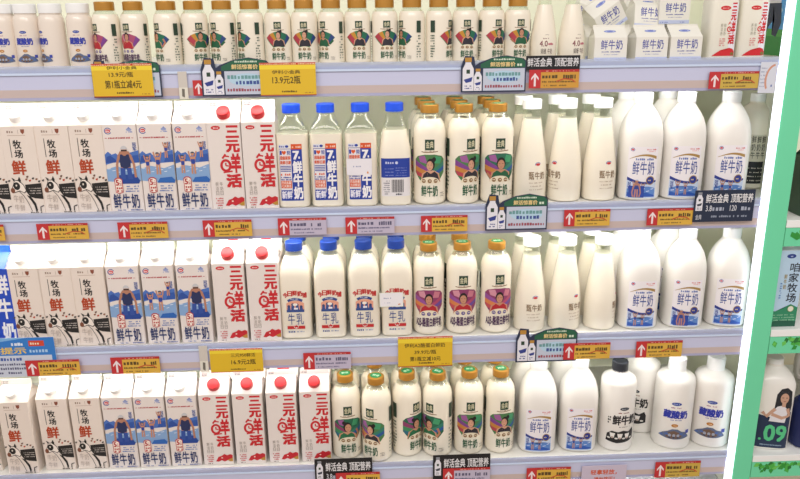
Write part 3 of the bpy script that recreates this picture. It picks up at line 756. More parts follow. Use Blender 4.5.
for c, (px, rz, word) in enumerate([(524.5, 14, 'beside the gold-capped bottles'), (560, -58, 'with its print turned away'), (596, 14, 'beside the big white bottles')]):
    X0 = at(px, 200, .05).x + (.0085, .006, .002)[c]
    put('cone', mkc, None, 1, .05, 'clear tapered milk bottle with white cap %s, front row, second shelf' % word, 'bottle', g, rz, X=X0)
    put('cone', mkc, None, 1, .126, 'clear tapered milk bottle behind the one %s, second shelf' % word, 'bottle', g, rz+40, X=X0-.002)
g = 'big white bottles on the second shelf'
mkb = lambda a: (lambda: bottle('milk_bottle', P_BIG, 3, None, (194, 215, 18.5, WHITE_CAP), art=a()))
for c, (px, kind, word) in enumerate([(637, 'bigsolo', 'beside the tapered bottles'), (678.5, 'big', 'in the middle of three'), (722, 'big', 'behind the dark navy sign')]):
    X0 = at(px, 185, .055).x
    put(kind, mkb(art_family_solo if kind == 'bigsolo' else art_family), None, 1, .056, 'big white milk bottle with blue label %s, front row, second shelf' % word, 'bottle', g, -9, X=X0)
    if c < 2: put('big', mkb(art_family), None, 1, .145, 'big white milk bottle behind the one %s, second shelf' % word, 'bottle', g, X=X0-.004)
def mk_side():
    a = Art(); a.rect(-30, 12, 30, 60, '#1d2024'); a.rect(-30, 60, 30, 118, '#d8d2bd')
    for k in range(6): a.column('鲜奶牛', -28+k*10, -20+k*10, 116, 66, '#4a4a40', .01)
    a.blocks(-26, 18, 26, 54, '#cfcabb', 4, .3)
    return bottle('milk_bottle', [(z, r*.86) for z, r in P_BLK], 2, None, (183, 202, 15.5, WHITE_CAP), MILK, a)
put('side', mk_side, None, 1, .13, 'slim white-capped bottle with dark label standing behind the rightmost big bottle, second shelf', 'bottle', None, 0, X=at(748, 180, .13).x)
put('side', mk_side, None, 3, .15, 'slim white-capped bottle with dark label half hidden beside the green post, bottom shelf', 'bottle', None, 0, X=at(738, 420, .15).x)

# ---- third shelf
def mk_bluebox():
    a = Art(); a.rect(-32.5, 0, 32.5, CH, '#1f4cc0')
    for k, ch in enumerate('鲜牛奶'): a.text(ch, 4, 118-k*52, 29, 160-k*52, '#f2f3f6', .035)
    return carton('milk_carton', a, mat('#2a5fd0', .35, name='blue_board'), WHITE_CAP, -8, 12)
put('bluebox', mk_bluebox, None, 2, CY, 'blue milk carton with big white lettering at the left photo edge, third shelf', 'carton', None, X=at(2.5, 338, .012).x)
g = 'cow print cartons on the third shelf'
for k, (px, lab) in enumerate([(33.5, 'cow print milk carton on the third shelf beside the blue carton'), (65.5, 'cow print milk carton on the third shelf, middle of three'), (97, 'cow print milk carton on the third shelf beside the swimmer carton')]):
    put('cow', None, px, 2, CY, lab, 'carton', g, py=344)
g = 'swimmer cartons on the third shelf'
for px, kind, lab in ((130.5, 'one', 'blue and white milk carton with one bending swimmer beside cow print carton, third shelf'),
                      (164.5, 'three', 'blue and white milk carton with three small swimmers, third shelf'),
                      (198.5, 'one', 'blue and white milk carton with one bending swimmer beside red-capped carton, third shelf')):
    put('swim'+kind, None, px, 2, CY, lab, 'carton', g, py=344)
g = 'red-capped cartons on the third shelf'
for px, word in ((233.5, 'beside the swimmer carton'), (267, 'beside the navy-capped bottles')):
    X0 = at(px, 344, .012).x
    put('red', mkred, None, 2, CY, 'red-capped milk carton %s, front row, third shelf' % word, 'carton', g, X=X0)
    put('red', mkred, None, 2, CY+.068, 'red-capped milk carton standing behind the one %s, third shelf' % word, 'carton', g, X=X0)
g = 'navy-capped square bottles on the third shelf'
mks = lambda: bottle('milk_bottle', P_SHOP, 5, 180, (190, 208, 18, NAVY_CAP), art=art_shop(), cut=3)
for c, (px, word) in enumerate([(298.5, 'beside the red-capped carton'), (332, 'second from the red-capped carton'), (365.5, 'third from the red-capped carton'), (397, 'with a small white card stuck on it')]):
    X0 = at(px, 335, .046).x
    b = put('shop', mks, None, 2, .047, 'navy-capped square milk bottle %s, front row, third shelf' % word, 'bottle', g, X=X0)
    if c == 3: last_shop = b
    put('shop', mks, None, 2, .1165, 'navy-capped milk bottle behind the one %s, third shelf' % word, 'bottle', g, X=X0+.002)
cd = Art(); cd.rect(-25, 0, 25, 32, '#e9ecdc'); cd.rect(-23.5, 1.5, 23.5, 30.5, '#f0eef2'); cd.dashes(-16, 0, 18, 3, '#8d93b8', .6); cd.dashes(-20, -2, 8, 2, '#a9adc6', .5); cd.dashes(14, 20, 4, 3, '#d98a3a')
o = cd.build('paper_card', flat(34.6), last_shop); o.location = (-.012, 0, .069); o['label'] = 'small white paper card'
g = 'purple-printed gold-capped bottles on the third shelf'
for c, (px, rz, word) in enumerate([(428.5, -3, 'beside the navy-capped bottles'), (461, 0, 'middle of three'), (494.5, 6, 'beside the tapered bottles')]):
    X0 = at(px, 330, .046).x
    put('goldpurple', mk_gold('purple'), None, 2, .047, 'gold-capped milk bottle with purple portrait label %s, front row, third shelf' % word, 'bottle', g, rz, X=X0)
    if c < 2: put('goldpurple', mk_gold('purple'), None, 2, .118, 'gold-capped milk bottle standing behind the purple-labelled one %s, third shelf' % word, 'bottle', g, 25, X=X0+.003)
g = 'clear tapered bottles with white caps on the third shelf'
for c, (px, rz, word) in enumerate([(528.5, 6, 'beside the purple-labelled bottles'), (563, 30, 'in the middle of three'), (598, 62, 'beside the big white bottles')]):
    X0 = at(px, 325, .05).x
    put('cone', mkc, None, 2, .05, 'clear tapered milk bottle with white cap %s, front row, third shelf' % word, 'bottle', g, rz, X=X0)
    put('cone', mkc, None, 2, .126, 'clear tapered milk bottle behind the one %s, third shelf' % word, 'bottle', g, rz+80, X=X0-.003)
g = 'big white bottles on the third shelf'
for c, (px, kind, word) in enumerate([(635, 'big', 'beside the tapered bottles'), (680, 'bigsolo', 'in the middle of three'), (722.5, 'big', 'beside the green post')]):
    X0 = at(px, 315, .055).x
    put(kind, None, None, 2, .056, 'big white milk bottle with blue label %s, front row, third shelf' % word, 'bottle', g, (-4, -9, -12)[c], X=X0)
    if c < 2: put('big', None, None, 2, .145, 'big white milk bottle behind the one %s, third shelf' % word, 'bottle', g, X=X0-.004)

# ---- bottom shelf
g = 'cow print cartons on the bottom shelf'
for px, Y, rz, lab in ((-12.5, CY+.01, 0, 'cow print milk carton cut off by the left photo edge, bottom shelf'), (23.5, CY-.004, 0, 'cow print milk carton on the bottom shelf pulled a little forward'),
                       (61.5, CY+.006, 0, 'cow print milk carton on the bottom shelf, third from the left'), (93.7, CY+.006, 0, 'cow print milk carton on the bottom shelf beside the first swimmer carton')):
    put('cow', None, px, 3, Y, lab, 'carton', g, rz, py=468)
g = 'swimmer cartons on the bottom shelf'
for px, kind, lab in ((125, 'one', 'blue and white milk carton with one bending swimmer beside cow print carton, bottom shelf'),
                      (156, 'three', 'blue and white milk carton with three small swimmers, bottom shelf'),
                      (187.5, 'one', 'blue and white milk carton with one bending swimmer beside red-capped carton, bottom shelf')):
    put('swim'+kind, None, px, 3, CY+.004, lab, 'carton', g, py=467)
g = 'red-capped cartons on the bottom shelf'
for k, px in enumerate((219.5, 252, 285, 317.5)):
    X0 = at(px, 466, .016).x; word = ['first', 'second', 'third', 'fourth'][k]
    put('red', mkred, None, 3, CY+.004, 'red-capped milk carton, %s from the swimmer cartons, front row, bottom shelf' % word, 'carton', g, X=X0)
    put('red', mkred, None, 3, CY+.072, 'red-capped milk carton, %s from the swimmer cartons, back row, bottom shelf' % word, 'carton', g, X=X0-.001)
g = 'large gold-capped bottles on the bottom shelf'
for k, (px, py, Y, rz, kind, lab) in enumerate([
        (347, 450, .050, 8, 'green', 'beside the red-capped carton'), (377.5, 455, .034, -28, 'woman', 'standing furthest forward'),
        (408, 450, .052, 38, 'green', 'third from the left'), (438.5, 450, .046, -38, 'green', 'fourth from the left'),
        (470, 447, .052, 0, 'woman', 'with woman portrait, fifth from the left'), (501, 447, .052, 8, 'woman', 'beside the big white bottles')]):
    X0 = at(px, py, Y-.03).x
    put('gold'+kind, mk_gold(kind), None, 3, Y, 'large gold-capped milk bottle %s, front row, bottom shelf' % lab, 'bottle', g, rz, X=X0)
    put('goldwoman', mk_gold('woman'), None, 3, max(Y, .046)+.0705, 'gold-capped milk bottle behind the one %s, bottom shelf' % lab, 'bottle', g, 60, X=X0-.002)
g = 'big white bottles on the bottom shelf'
for px, word in ((536, 'beside the gold-capped bottles'), (576, 'beside the black-capped bottle')):
    X0 = at(px, 440, .055).x
    put('big', None, None, 3, .058, 'big white milk bottle with blue label %s, front row, bottom shelf' % word, 'bottle', g, -6, X=X0)
    put('big', None, None, 3, .147, 'big white milk bottle behind the one %s, bottom shelf' % word, 'bottle', g, X=X0-.002)
g = 'black-capped bottles on the bottom shelf'
mkj = lambda: bottle('milk_bottle', P_BLK, 2, None, (182, 209, 17.8, BLACK_CAP), art=widen(art_black(), 1.12))
put('black', mkj, 614.5, 3, .052, 'black-capped white milk bottle with black cow print, front of the two', 'bottle', g, 0, py=435)
put('black', mkj, 637.5, 3, .124, 'black-capped white milk bottle standing back, half hidden by the front one', 'bottle', g, -48, py=430)
g = 'white yogurt bottles on the bottom shelf'
mky = lambda: bottle('yogurt_bottle', P_JUG, 2, None, (181, 212, 19.5, WHITE_CAP), art=widen(art_yak(), 1.15))
put('yak', mky, 670.5, 3, .056, 'white yogurt bottle with blue lettering, left of the two on bottom shelf', 'bottle', g, -14, py=430)
put('yak', mky, 708, 3, .056, 'white yogurt bottle with blue lettering nearest the green post, bottom shelf', 'bottle', g, -24, py=430)

# ---- top shelf
g = 'small yogurt bottles on the top shelf'
def mk_yog():
    a = art_yak(.62); a.v = [(x*1.05, z-5, n) for x, z, n in a.v]
    return bottle('yogurt_bottle', P_YOG, 2, None, (100, 117, 20.5, WHITE_CAP), milky('yogurt_plastic', '#eadfd2'), a)
for px, rz, lab in ((7, 2, 'small white yogurt bottle, first of four at the left end of top shelf'), (30, 2, 'small white yogurt bottle, second of four at the left end of top shelf'),
                    (55, -42, 'small white yogurt bottle turned aside, third of four on top shelf'), (82.5, 0, 'small white yogurt bottle nearest the gold-capped bottles on top shelf')):
    put('yog', mk_yog, px, 0, .036, lab, 'bottle', g, rz, py=48)
g = 'small gold-capped bottles on the top shelf'
spec = [('purple', -40), ('purple', -24), ('green', -40), ('man', 30), ('man', -36), ('man', -52), ('woman', 4), ('woman', 0), ('man', -40), ('woman', 6), ('woman', 8), ('man', -60), ('woman', 58), ('woman', 2), ('woman', 24), ('man', 6)]
for k, (px, (kind, rz)) in enumerate(zip((109, 137, 169.5, 196.5, 224.5, 252, 279, 305.5, 332, 358, 385, 412, 438.5, 465, 491, 516.5), spec)):
    lab = 'small gold-capped milk bottle, %s along from the yogurt bottles on top shelf' % ordinal(k)
    put('small'+kind, mk_gold_small(kind), px, 0, .040, lab, 'bottle', g, rz, py=48)
g = 'small tapered bottles on the top shelf'
for px, rz, lab in ((543, 4, 'small clear tapered milk bottle beside the gold-capped bottles, top shelf'), (571, 22, 'small clear tapered milk bottle beside the small cartons, top shelf')):
    put('forty', lambda: mk_cone(.63, art_forty(.63), GREY_CAP, .755), px, 0, .040, lab, 'bottle', g, rz, py=45)
g = 'small gable cartons on the top shelf'
PW, PH, PD = 62.0, 44.0, 54.0
CREAM = mat('#ebe9df', .45, noise=.02, scale=33, name='pint_board')
def mk_pint():
    t = carton('milk_carton', art_pint(PW, PH), CREAM, None, 0, 0, None, PW, PH, PD, 20, 3)
    a = Art(); a.ell(0, 0, 11.5, 3.6, '#5f6fbe', 18); a.ell(0, 0, 10, 2.6, '#a5b2e0', 16); a.ell(0, .2, 6, 1.5, '#5f6fbe', 12)
    an = math.atan2(20, PD/2-.6)
    c = Vector((0, -PD/2+(PD/2-.6)*.55, PH+20*.55))
    bm = a.mesh(lambda x, z, n: c+Vector((x, z*math.cos(an)-n*math.sin(an), z*math.sin(an)+n*math.cos(an)+.2)))
    from_bm('printed_logo', bm, a.mats, t)
    return t
def pint(X, Y, dz, lab, rx=0, ry=0, rz=0):
    o = put('pint', mk_pint, None, 0, Y, lab, 'carton', g, X=X)
    o.location.z += dz; o.rotation_euler = (math.radians(rx), math.radians(ry), math.radians(rz))
    return o
xa, xb, xc = at(611, 55, .01).x, at(651, 55, .01).x, at(685, 55, .01).x
pint(xa, .036, 0, 'small gable milk carton beside the tapered bottles, front row, top shelf', rz=-4)
pint(xb, .036, 0, 'small gable milk carton in the middle of the front row, top shelf')
pint(xc, .036, 0, 'small gable milk carton at the right of the front row, top shelf', rz=1)
for k, (x, word) in enumerate(((xa, 'left'), (xb, 'middle'), (xc, 'right'))):
    pint(x-.001, .100, 0, 'small gable milk carton in the second row behind the %s front one, top shelf' % word)
pint(xc-.003, .100, .0675, 'small gable milk carton standing on another at the right, top shelf', rz=1)
q = at(644, 31, .100); pint(q.x, .100, q.z-DZ[0], 'small gable milk carton lying tipped back in the pile, top shelf', rx=-14, ry=4)
q = at(608, 27, .104); pint(q.x, .104, q.z-DZ[0], 'small gable milk carton tumbled to the left in the pile, top shelf', rx=8, ry=-34, rz=10)
q = at(582, 24, .215); pint(q.x, .215, q.z-DZ[0], 'small gable milk carton wedged behind the tapered bottle, top shelf', rx=12, ry=24, rz=-18)
q = at(634, 10, .190); pint(q.x, .190, q.z-DZ[0], 'small gable milk carton highest of the tumbled pile, top shelf', rx=-10, ry=-28, rz=20)
P_SAN = [(0,24,5),(1.5,26.5,5),(4,27.6,5),(106,27.6,5),(116,26.4,4.5),(128,24,3.5),(138,19,2.6),(146,16,2),(152,15.5,2)]
g = 'red-printed bottles on the top shelf'
for px, lab in ((716, 'white square milk bottle with red lettering beside the small cartons, top shelf'), (745.5, 'white square milk bottle with red lettering beside the grass poster, top shelf')):
    put('san', lambda: bottle('milk_bottle', P_SAN, 5, None, (148, 163, 17.5, RED_CAP), milky('cream_plastic', '#eeebdc'), art_san(), 3), px, 0, .042, lab, 'bottle', g, py=50)

# ------------------------------------------------------------------ posters, tags and signs
def sheet(name, art, px0, py0, px1, py1, Y, label, cat, group=None, thick=1.2, back='#e8e6ea', tilt=0.0):
    """a card of real thickness hung on the rail, its artwork drawn 0..100 across and 0..100 up"""
    a0 = at((px0+px1)/2, py1, Y); a1 = at((px0+px1)/2, py0, Y); l = at(px0, (py0+py1)/2, Y).x; r = at(px1, (py0+py1)/2, Y).x
    W = (r-l)*1000; H = (a1.z-a0.z)*1000
    bm = bmesh.new(); bm_box(bm, -W/2000, W/2000, 0, thick/1000, 0, H/1000, 0, .0003)
    art = art(W, H)
    merge(bm, art.mesh(flat(0)), 1)
    o = from_bm(name, bm, [mat(back, .4) if isinstance(back, str) else back]+art.mats)
    o.location = ((l+r)/2, Y, a0.z); o.rotation_euler = (0, math.radians(tilt), 0)
    return props(o, label, cat, group)
def art_tag(W, H, body='#dcb045', seed=1):
    a = Art(.05); a.rng = random.Random(seed); h = W/2; red = '#b52a2c'
    a.rect(-h, 0, h, H, body); a.rect(-h, H*.86, h, H, red); a.rect(-h, 0, -h+W*.235, H, '#c22f33')
    cx = -h+W*.118
    a.rect(cx-W*.02, H*.1, cx+W*.02, H*.68, '#efe2e4')
    for sg in (-1, 1): a.poly([(cx, H*.82), (cx+sg*W*.075, H*.56), (cx+sg*W*.075, H*.43), (cx, H*.68)], '#efe2e4')
    a.dashes(-h+W*.3, h-W*.1, H*.9, H*.05, '#e8b8a8', .5)
    ink = '#58441f' if body != '#c1b9ce' else '#5c5874'
    a.dashes(-h+W*.26, -h+W*.58, H*.53, H*.2, ink, 1); a.dashes(-h+W*.68, h-W*.06, H*.5, H*.24, ink, .9, W*.045)
    a.dashes(-h+W*.26, h-W*.1, H*.3, H*.1, '#6a5224' if body != '#c1b9ce' else '#6a6684', .9); a.dashes(-h+W*.3, h-W*.25, H*.1, H*.08, '#7a6030' if body != '#c1b9ce' else '#7a7694', .8)
    if body != '#c1b9ce':
        a.line([(-h+W*.55, H*.36), (-h+W*.7, H*.5), (-h+W*.86, H*.45), (-h+W*.93, H*.3)], H*.06, '#c04a30')
    return a
LILAC = '#c1b9ce'
def tag(px0, py0, px1, py1, label, grp, Y=-.0095, body='#dcb045', seed=1):
    return sheet('price_tag', lambda W, H: art_tag(W, H, body, seed), px0, py0, px1, py1, Y, label, 'price tag', grp, .8, '#b52a2c')
def art_yellow(lines, top=None):
    def f(W, H):
        a = Art(.05); h = W/2
        a.rect(-h, 0, h, H, '#e0ba28'); a.rect(-h, H*.8, h, H*.93, '#f0d638'); a.rect(-h, H*.93, h, H, '#c5392a'); a.dashes(-h, h, H*.945, H*.03, '#efd9a8', .9, W*.03)
        a.rect(-h, 0, h, H*.03, '#b7552a')
        for s, z0, z1, u0, u1 in lines: a.text(s, -h+W*u0, H*z0, -h+W*u1, H*z1, '#4a3a12', .012)
        a.dashes(-h+W*.38, -h+W*.66, H*.1, H*.06, '#6a5418', .9); a.dashes(h-W*.2, h-W*.06, H*.07, H*.04, '#a8742a', .7)
        return a
    return f
def mini_bottle(a, x, z, w, h, cap, ink='#2f3f8c'):
    a.poly([(x-w*.5, z), (x+w*.5, z), (x+w*.5, z+h*.66), (x+w*.26, z+h*.82), (x+w*.26, z+h*.86), (x-w*.26, z+h*.86), (x-w*.26, z+h*.82), (x-w*.5, z+h*.66)], '#e6e6ee')
    a.rect(x-w*.3, z+h*.87, x+w*.3, z+h, cap); a.rect(x-w*.16, z+h*.52, x+w*.16, z+h*.64, '#27402f')
    a.poly([(x-w*.4, z+h*.34), (x+w*.4, z+h*.42), (x+w*.3, z+h*.28), (x-w*.2, z+h*.24)], ink); a.blocks(x-w*.3, z+h*.06, x+w*.3, z+h*.2, ink, 2)
def art_green(W, H):
    a = Art(.05); h = W/2; navy = '#26304c'
    pts = [(-h, H*.02), (-h+W*.02, 0), (h, 0), (h, H*.82), (h-W*.04, H*.9), (h-W*.3, H*.985), (h-W*.52, H*.93), (h-W*.72, H*.8), (-h+W*.22, H*.72), (-h+W*.2, H*.96), (-h+W*.06, H*.99), (-h, H*.7)]
    a.poly(pts, navy)
    a.poly([(-h+W*.3, H*.7), (-h+W*.3, H*.76), (-h+W*.46, H*.9), (-h+W*.68, H*.965), (-h+W*.93, H*.9), (h-W*.015, H*.82), (h-W*.015, H*.66), (-h+W*.3, H*.66)], '#226045')
    a.rect(-h+W*.34, H*.04, h-W*.02, H*.64, '#c3cbdc')
    a.dashes(-h+W*.5, -h+W*.82, H*.86, H*.05, '#d5e4cf', 1); a.text('鲜活惊喜价', -h+W*.45, H*.69, -h+W*.83, H*.81, '#e4c98a', .03); a.dashes(-h+W*.86, h-W*.05, H*.7, H*.08, '#d5e4cf')
    a.ell(-h+W*.66, H*.42, W*.26, H*.16, '#b4d3e6', 18); a.dashes(-h+W*.38, h-W*.07, H*.44, H*.1, '#6a9a9c', 1); a.dashes(-h+W*.5, h-W*.13, H*.3, H*.1, '#3a4f94', 1)
    a.dashes(-h+W*.37, h-W*.05, H*.12, H*.08, '#9a4a58', .9)
    mini_bottle(a, -h+W*.11, H*.04, W*.17, H*.9, '#b98a3c'); mini_bottle(a, -h+W*.26, H*.04, W*.12, H*.6, '#b98a3c')
    return a
def green_sign(px0, py0, px1, py1, label, Y=-.011):
    def clipped(W, H): return art_green(W, H)
    # the card itself follows the arch and the bottle outline
    a0 = at((px0+px1)/2, py1, Y); a1 = at((px0+px1)/2, py0, Y); l = at(px0, (py0+py1)/2, Y).x; r = at(px1, (py0+py1)/2, Y).x
    W = (r-l)*1000; H = (a1.z-a0.z)*1000; h = W/2
    pts = [(-h, 0), (h, 0), (h, H*.82), (h-W*.04, H*.9), (h-W*.3, H*.985), (h-W*.52, H*.93), (h-W*.72, H*.8), (-h+W*.22, H*.72), (-h+W*.2, H*.96), (-h+W*.06, H*.99), (-h, H*.7)]
    bm = bmesh.new(); f = [bm.verts.new((x/1000, 0, z/1000)) for x, z in pts]; b = [bm.verts.new((x/1000, .0012, z/1000)) for x, z in pts]
    bm.faces.new(f); bm.faces.new(list(reversed(b)))
    for k in range(len(pts)): j = (k+1) % len(pts); bm.faces.new((f[k], b[k], b[j], f[j]))
    bmesh.ops.recalc_face_normals(bm, faces=bm.faces)
    art = art_green(W, H); merge(bm, art.mesh(flat(0)), 1)
    o = from_bm('promotion_sign', bm, [mat('#26304c', .4)]+art.mats); o.location = ((l+r)/2, Y, a0.z)
    return props(o, label, 'sign', 'arched green promotion signs')
def art_dark(full=True, col='#15171c'):
    def f(W, H):
        a = Art(.05); h = W/2
        a.rect(-h, 0, h, H, col)
        if full == 'text': a.text('鲜活金典', -h+W*.03, H*.25, -h+W*.48, H*.85, '#e9e9ec', .01); a.text('顶配营养', -h+W*.53, H*.25, h-W*.02, H*.85, '#e9e9ec', .01); return a
        mini_bottle(a, -h+W*.085, H*.36, W*.11, H*.58, '#8c9098', '#3a4050')
        a.text('鲜活金典', -h+W*.19, H*.6, -h+W*.56, H*.88, '#e9e9ec', .015); a.text('顶配营养', -h+W*.6, H*.6, h-W*.03, H*.88, '#e9e9ec', .015)
        a.text('3.8', -h+W*.2, H*.34, -h+W*.3, H*.52, '#d5d8e0', .01); a.dashes(-h+W*.31, -h+W*.5, H*.35, H*.12, '#aab2c4'); a.text('120', -h+W*.6, H*.34, -h+W*.71, H*.52, '#d5d8e0', .01); a.dashes(-h+W*.73, h-W*.04, H*.35, H*.12, '#aab2c4')
        a.dashes(-h+W*.3, h-W*.1, H*.14, H*.07, '#8e98ac', .8); a.text('金典', -h+W*.04, H*.08, -h+W*.14, H*.24, '#c9ccd4', .01)
        return a
    return f

gt = ['price tags on the top rail', 'price tags on the second rail', 'price tags on the third rail', 'price tags on the bottom rail']
# top rail
green_sign(92, 59, 161, 97.5, 'arched green promotion sign mostly hidden behind a yellow price sign, top rail', -.0105)
sheet('price_sign', art_yellow([('伊利小金典', .82, .92, .25, .75), ('13.9元/瓶', .6, .75, .28, .68), ('第1瓶立减4元', .26, .5, .2, .8)]), 92.5, 63.5, 153, 97, -.0145, 'yellow price sign reading 13.9 near the yogurt bottles, top rail', 'sign', 'yellow price signs')
tag(193, 80, 240, 95.5, 'red and yellow price tag mostly hidden behind a bottle-shaped sign, top rail', gt[0], seed=2)
green_sign(201, 57, 270, 96, 'arched green promotion sign beside the second yellow sign, top rail', -.0125)
sheet('price_sign', art_yellow([('伊利小金典', .66, .77, .22, .72), ('13.9元2瓶', .36, .6, .22, .72)]), 260, 62.5, 316, 95.5, -.0165, 'yellow price sign for two bottles beside the arched green sign, top rail', 'sign', 'yellow price signs')
green_sign(461, 55, 526, 92, 'arched green promotion sign beside the black sign, top rail')
sheet('promotion_sign', art_dark('text'), 526, 55.5, 580, 70, -.0105, 'black promotion sign with white lettering above a price tag, top rail', 'sign', 'black promotion signs', back='#15171c')
tag(529, 69.5, 579, 88, 'red and orange price tag under the black sign, top rail', gt[0], -.0125, '#d09a3c', 3)
tag(709, 71.5, 758.5, 88.5, 'red and yellow price tag under the red-printed bottles, top rail', gt[0], seed=4, body='#cdae4c')
# second rail
tag(-40, 225, 4.5, 241, 'red and yellow price tag cut off by the left photo edge, second rail', gt[1], seed=5)
tag(37, 223.5, 88.5, 239.5, 'red and yellow price tag under the cow print cartons, second rail', gt[1], seed=6)
tag(118, 222, 168, 238.5, 'red and yellow price tag under the swimmer cartons, second rail', gt[1], seed=7)
tag(203, 220, 252, 236.5, 'red and yellow price tag under the red-capped cartons, second rail', gt[1], seed=8)
tag(278, 218, 326.5, 235, 'red and lilac price tag under the first blue-capped bottle, second rail', gt[1], body=LILAC, seed=9)
tag(345.5, 217, 394.5, 233.5, 'red and lilac price tag under the barcode bottle, second rail', gt[1], body=LILAC, seed=10)
tag(421, 215.5, 467.5, 231.5, 'red and yellow price tag under the gold-capped bottles, second rail', gt[1], seed=11)
green_sign(485.5, 193.5, 547.5, 230, 'arched green promotion sign in front of a gold-capped bottle, second rail')
tag(564, 209.5, 610, 226, 'red and yellow price tag under the tapered bottles, second rail', gt[1], seed=12)
tag(647, 208.5, 693, 225, 'red and yellow price tag beside the dark navy sign, second rail', gt[1], seed=13)
sheet('promotion_sign', art_dark(True, '#1f2b44'), 694, 190, 754, 221.5, -.0115, 'dark navy promotion sign with white lettering, right end of second rail', 'sign', 'black promotion signs', back='#1f2b44')
# third rail
def art_notice(W, H):
    a = Art(.05); h = W/2
    a.rect(-h, 0, h, H, '#2f7ccc'); a.rect(-h+W*.03, 0, h-W*.05, H*.55, '#ccd3e2'); a.poly([(-h, H*.8), (h-W*.3, H), (-h, H)], '#7db4e4'); a.rect(h-W*.3, H*.78, h-W*.12, H*.92, '#d0452f'); a.dashes(h-W*.28, h-W*.14, H*.82, H*.06, '#f2e4c8'); a.dashes(h-W*.5, h-W*.32, H*.8, H*.08, '#dce6f4')
    a.text('温馨提示', -h+W*.06, H*.59, -h+W*.66, H*.76, '#e8c65c', .02); a.dashes(-h+W*.7, h-W*.06, H*.62, H*.08, '#a8cdf0')
    a.dashes(-h+W*.06, -h+W*.6, H*.42, H*.08, '#3a5aa4', 1)
    for k in range(3): a.dashes(-h+W*.06, h-W*.12, H*(.3-.11*k), H*.06, '#5a5f80', .95)
    return a
sheet('notice_card', art_notice, -30, 338, 56.5, 377, -.0105, 'blue and white notice card under the blue carton, third rail', 'sign', None)
tag(26, 360, 80, 375.5, 'red and yellow price tag overlapping the blue notice card, third rail', gt[2], -.0125, seed=14)
tag(111, 357, 160, 373.5, 'red and yellow price tag under the swimmer cartons, third rail', gt[2], seed=15)
sheet('price_sign', art_yellow([('三元950鲜活', .64, .8, .4, .86), ('16.9元2瓶', .32, .54, .4, .86)]), 210, 348.5, 263, 372, -.0115, 'yellow price sign under the red-capped cartons, third rail', 'sign', 'yellow price signs')
tag(303.5, 352.5, 351, 369, 'red and lilac price tag under the navy-capped bottles, third rail', gt[2], body=LILAC, seed=16)
sheet('price_sign', art_yellow([('伊利A2酪蛋白鲜奶', .64, .78, .12, .86), ('39.9元/瓶', .42, .56, .3, .7), ('第1瓶立减10元', .19, .34, .22, .78)]), 398, 336.5, 452.5, 366.5, -.0115, 'yellow price sign under the purple-labelled bottles, third rail', 'sign', 'yellow price signs')
green_sign(516, 327.5, 577, 361.5, 'arched green promotion sign in front of the tapered bottles, third rail')
tag(563.5, 343, 610, 359, 'red and yellow price tag overlapping the arched green sign, third rail', gt[2], -.0145, seed=17)
tag(636, 341, 682, 357, 'red and yellow price tag under the big white bottles, third rail', gt[2], seed=18)
# bottom rail
sheet('promotion_sign', art_dark(True), 315, 458.5, 372.5, 489, -.0105, 'black promotion sign below the gold-capped bottles, beside the red-capped cartons, bottom rail', 'sign', 'black promotion signs', back='#15171c')
tag(336, 472.5, 380, 489, 'red and yellow price tag on the left black sign, bottom rail', gt[3], -.0125, seed=19)
sheet('promotion_sign', art_dark(True), 433, 454.5, 490, 486, -.0105, 'black promotion sign below the woman portrait bottle, bottom rail', 'sign', 'black promotion signs', back='#15171c')
tag(443, 468, 490, 484, 'red and lilac price tag on the right black sign, bottom rail', gt[3], -.0125, body=LILAC, seed=20)
tag(526.5, 467.5, 570.5, 483.5, 'red and yellow price tag under the big white bottles, bottom rail', gt[3], seed=21)
def art_tip(W, H):
    a = Art(.05); h = W/2; a.rect(-h, 0, h, H, '#c9bfd2'); a.text('轻拿轻放，', -h+W*.2, H*.6, -h+W*.78, H*.82, '#cf5a36', .03); a.text('请勿挤压！', -h+W*.28, H*.28, -h+W*.74, H*.5, '#cf5a36', .03)
    return a
sheet('notice_card', art_tip, 581.5, 465.5, 626, 488, -.0095, 'lilac notice card with orange lettering, bottom rail', 'sign', None, back='#c9bfd2')
tag(655, 461.5, 700, 477, 'red and yellow price tag under the white yogurt bottles, bottom rail', gt[3], seed=22, body='#cdae4c')
# rail joints with a clear clip at the section ends
for k, (px0, py0, px1, py1) in enumerate(((178.5, 71.5, 187.5, 99), (199.5, 346, 208, 372))):
    def art_clip(W, H):
        a = Art(.05); a.rect(-W/2, 0, W/2, H*.42, '#e2dfd2'); a.poly([(-W*.2, H*.1), (W*.1, H*.05), (W*.15, H*.36), (-W*.15, H*.38)], '#6e6a60'); return a
    sheet('rail_clip', art_clip, px0, py0, px1, py1, -.0085, ['cream rail joint clip near the first yellow sign, top rail', 'cream rail joint clip left of a yellow sign, third rail'][k], 'clip', 'rail joint clips', back='#cfc9c0')
# running figure poster on the divider
def art_poster():
    a = Art(.05)
    a.rect(0, 0, 150, 160, '#4f9ada'); a.ell(40, 120, 26, 12, '#a8cfee', 14); a.ell(110, 96, 24, 9, '#a8cfee', 14); a.rect(0, 0, 150, 56, '#2f8a3f'); a.poly([(0, 56), (60, 60), (150, 54), (150, 40), (0, 44)], '#4aa04a')
    a.poly([(70, 112), (112, 112), (118, 86), (96, 62), (84, 30), (66, 16), (60, 24), (68, 44), (66, 70), (72, 92)], '#1b2347'); a.poly([(104, 112), (128, 112), (134, 70), (122, 40), (108, 44), (112, 76)], '#1b2347')
    a.poly([(76, 160), (128, 160), (126, 112), (78, 112)], '#d8d4da'); a.poly([(52, 10), (80, 10), (82, 20), (62, 24)], '#20345c')
    return a
ap = art_poster(); bm = bmesh.new(); bm_box(bm, -.0012, 0, 0, .19, 0, .150)
merge(bm, ap.mesh(lambda x, z, n: Vector((-1.2-n, (150-x)*1.266, z*.93))), 1)
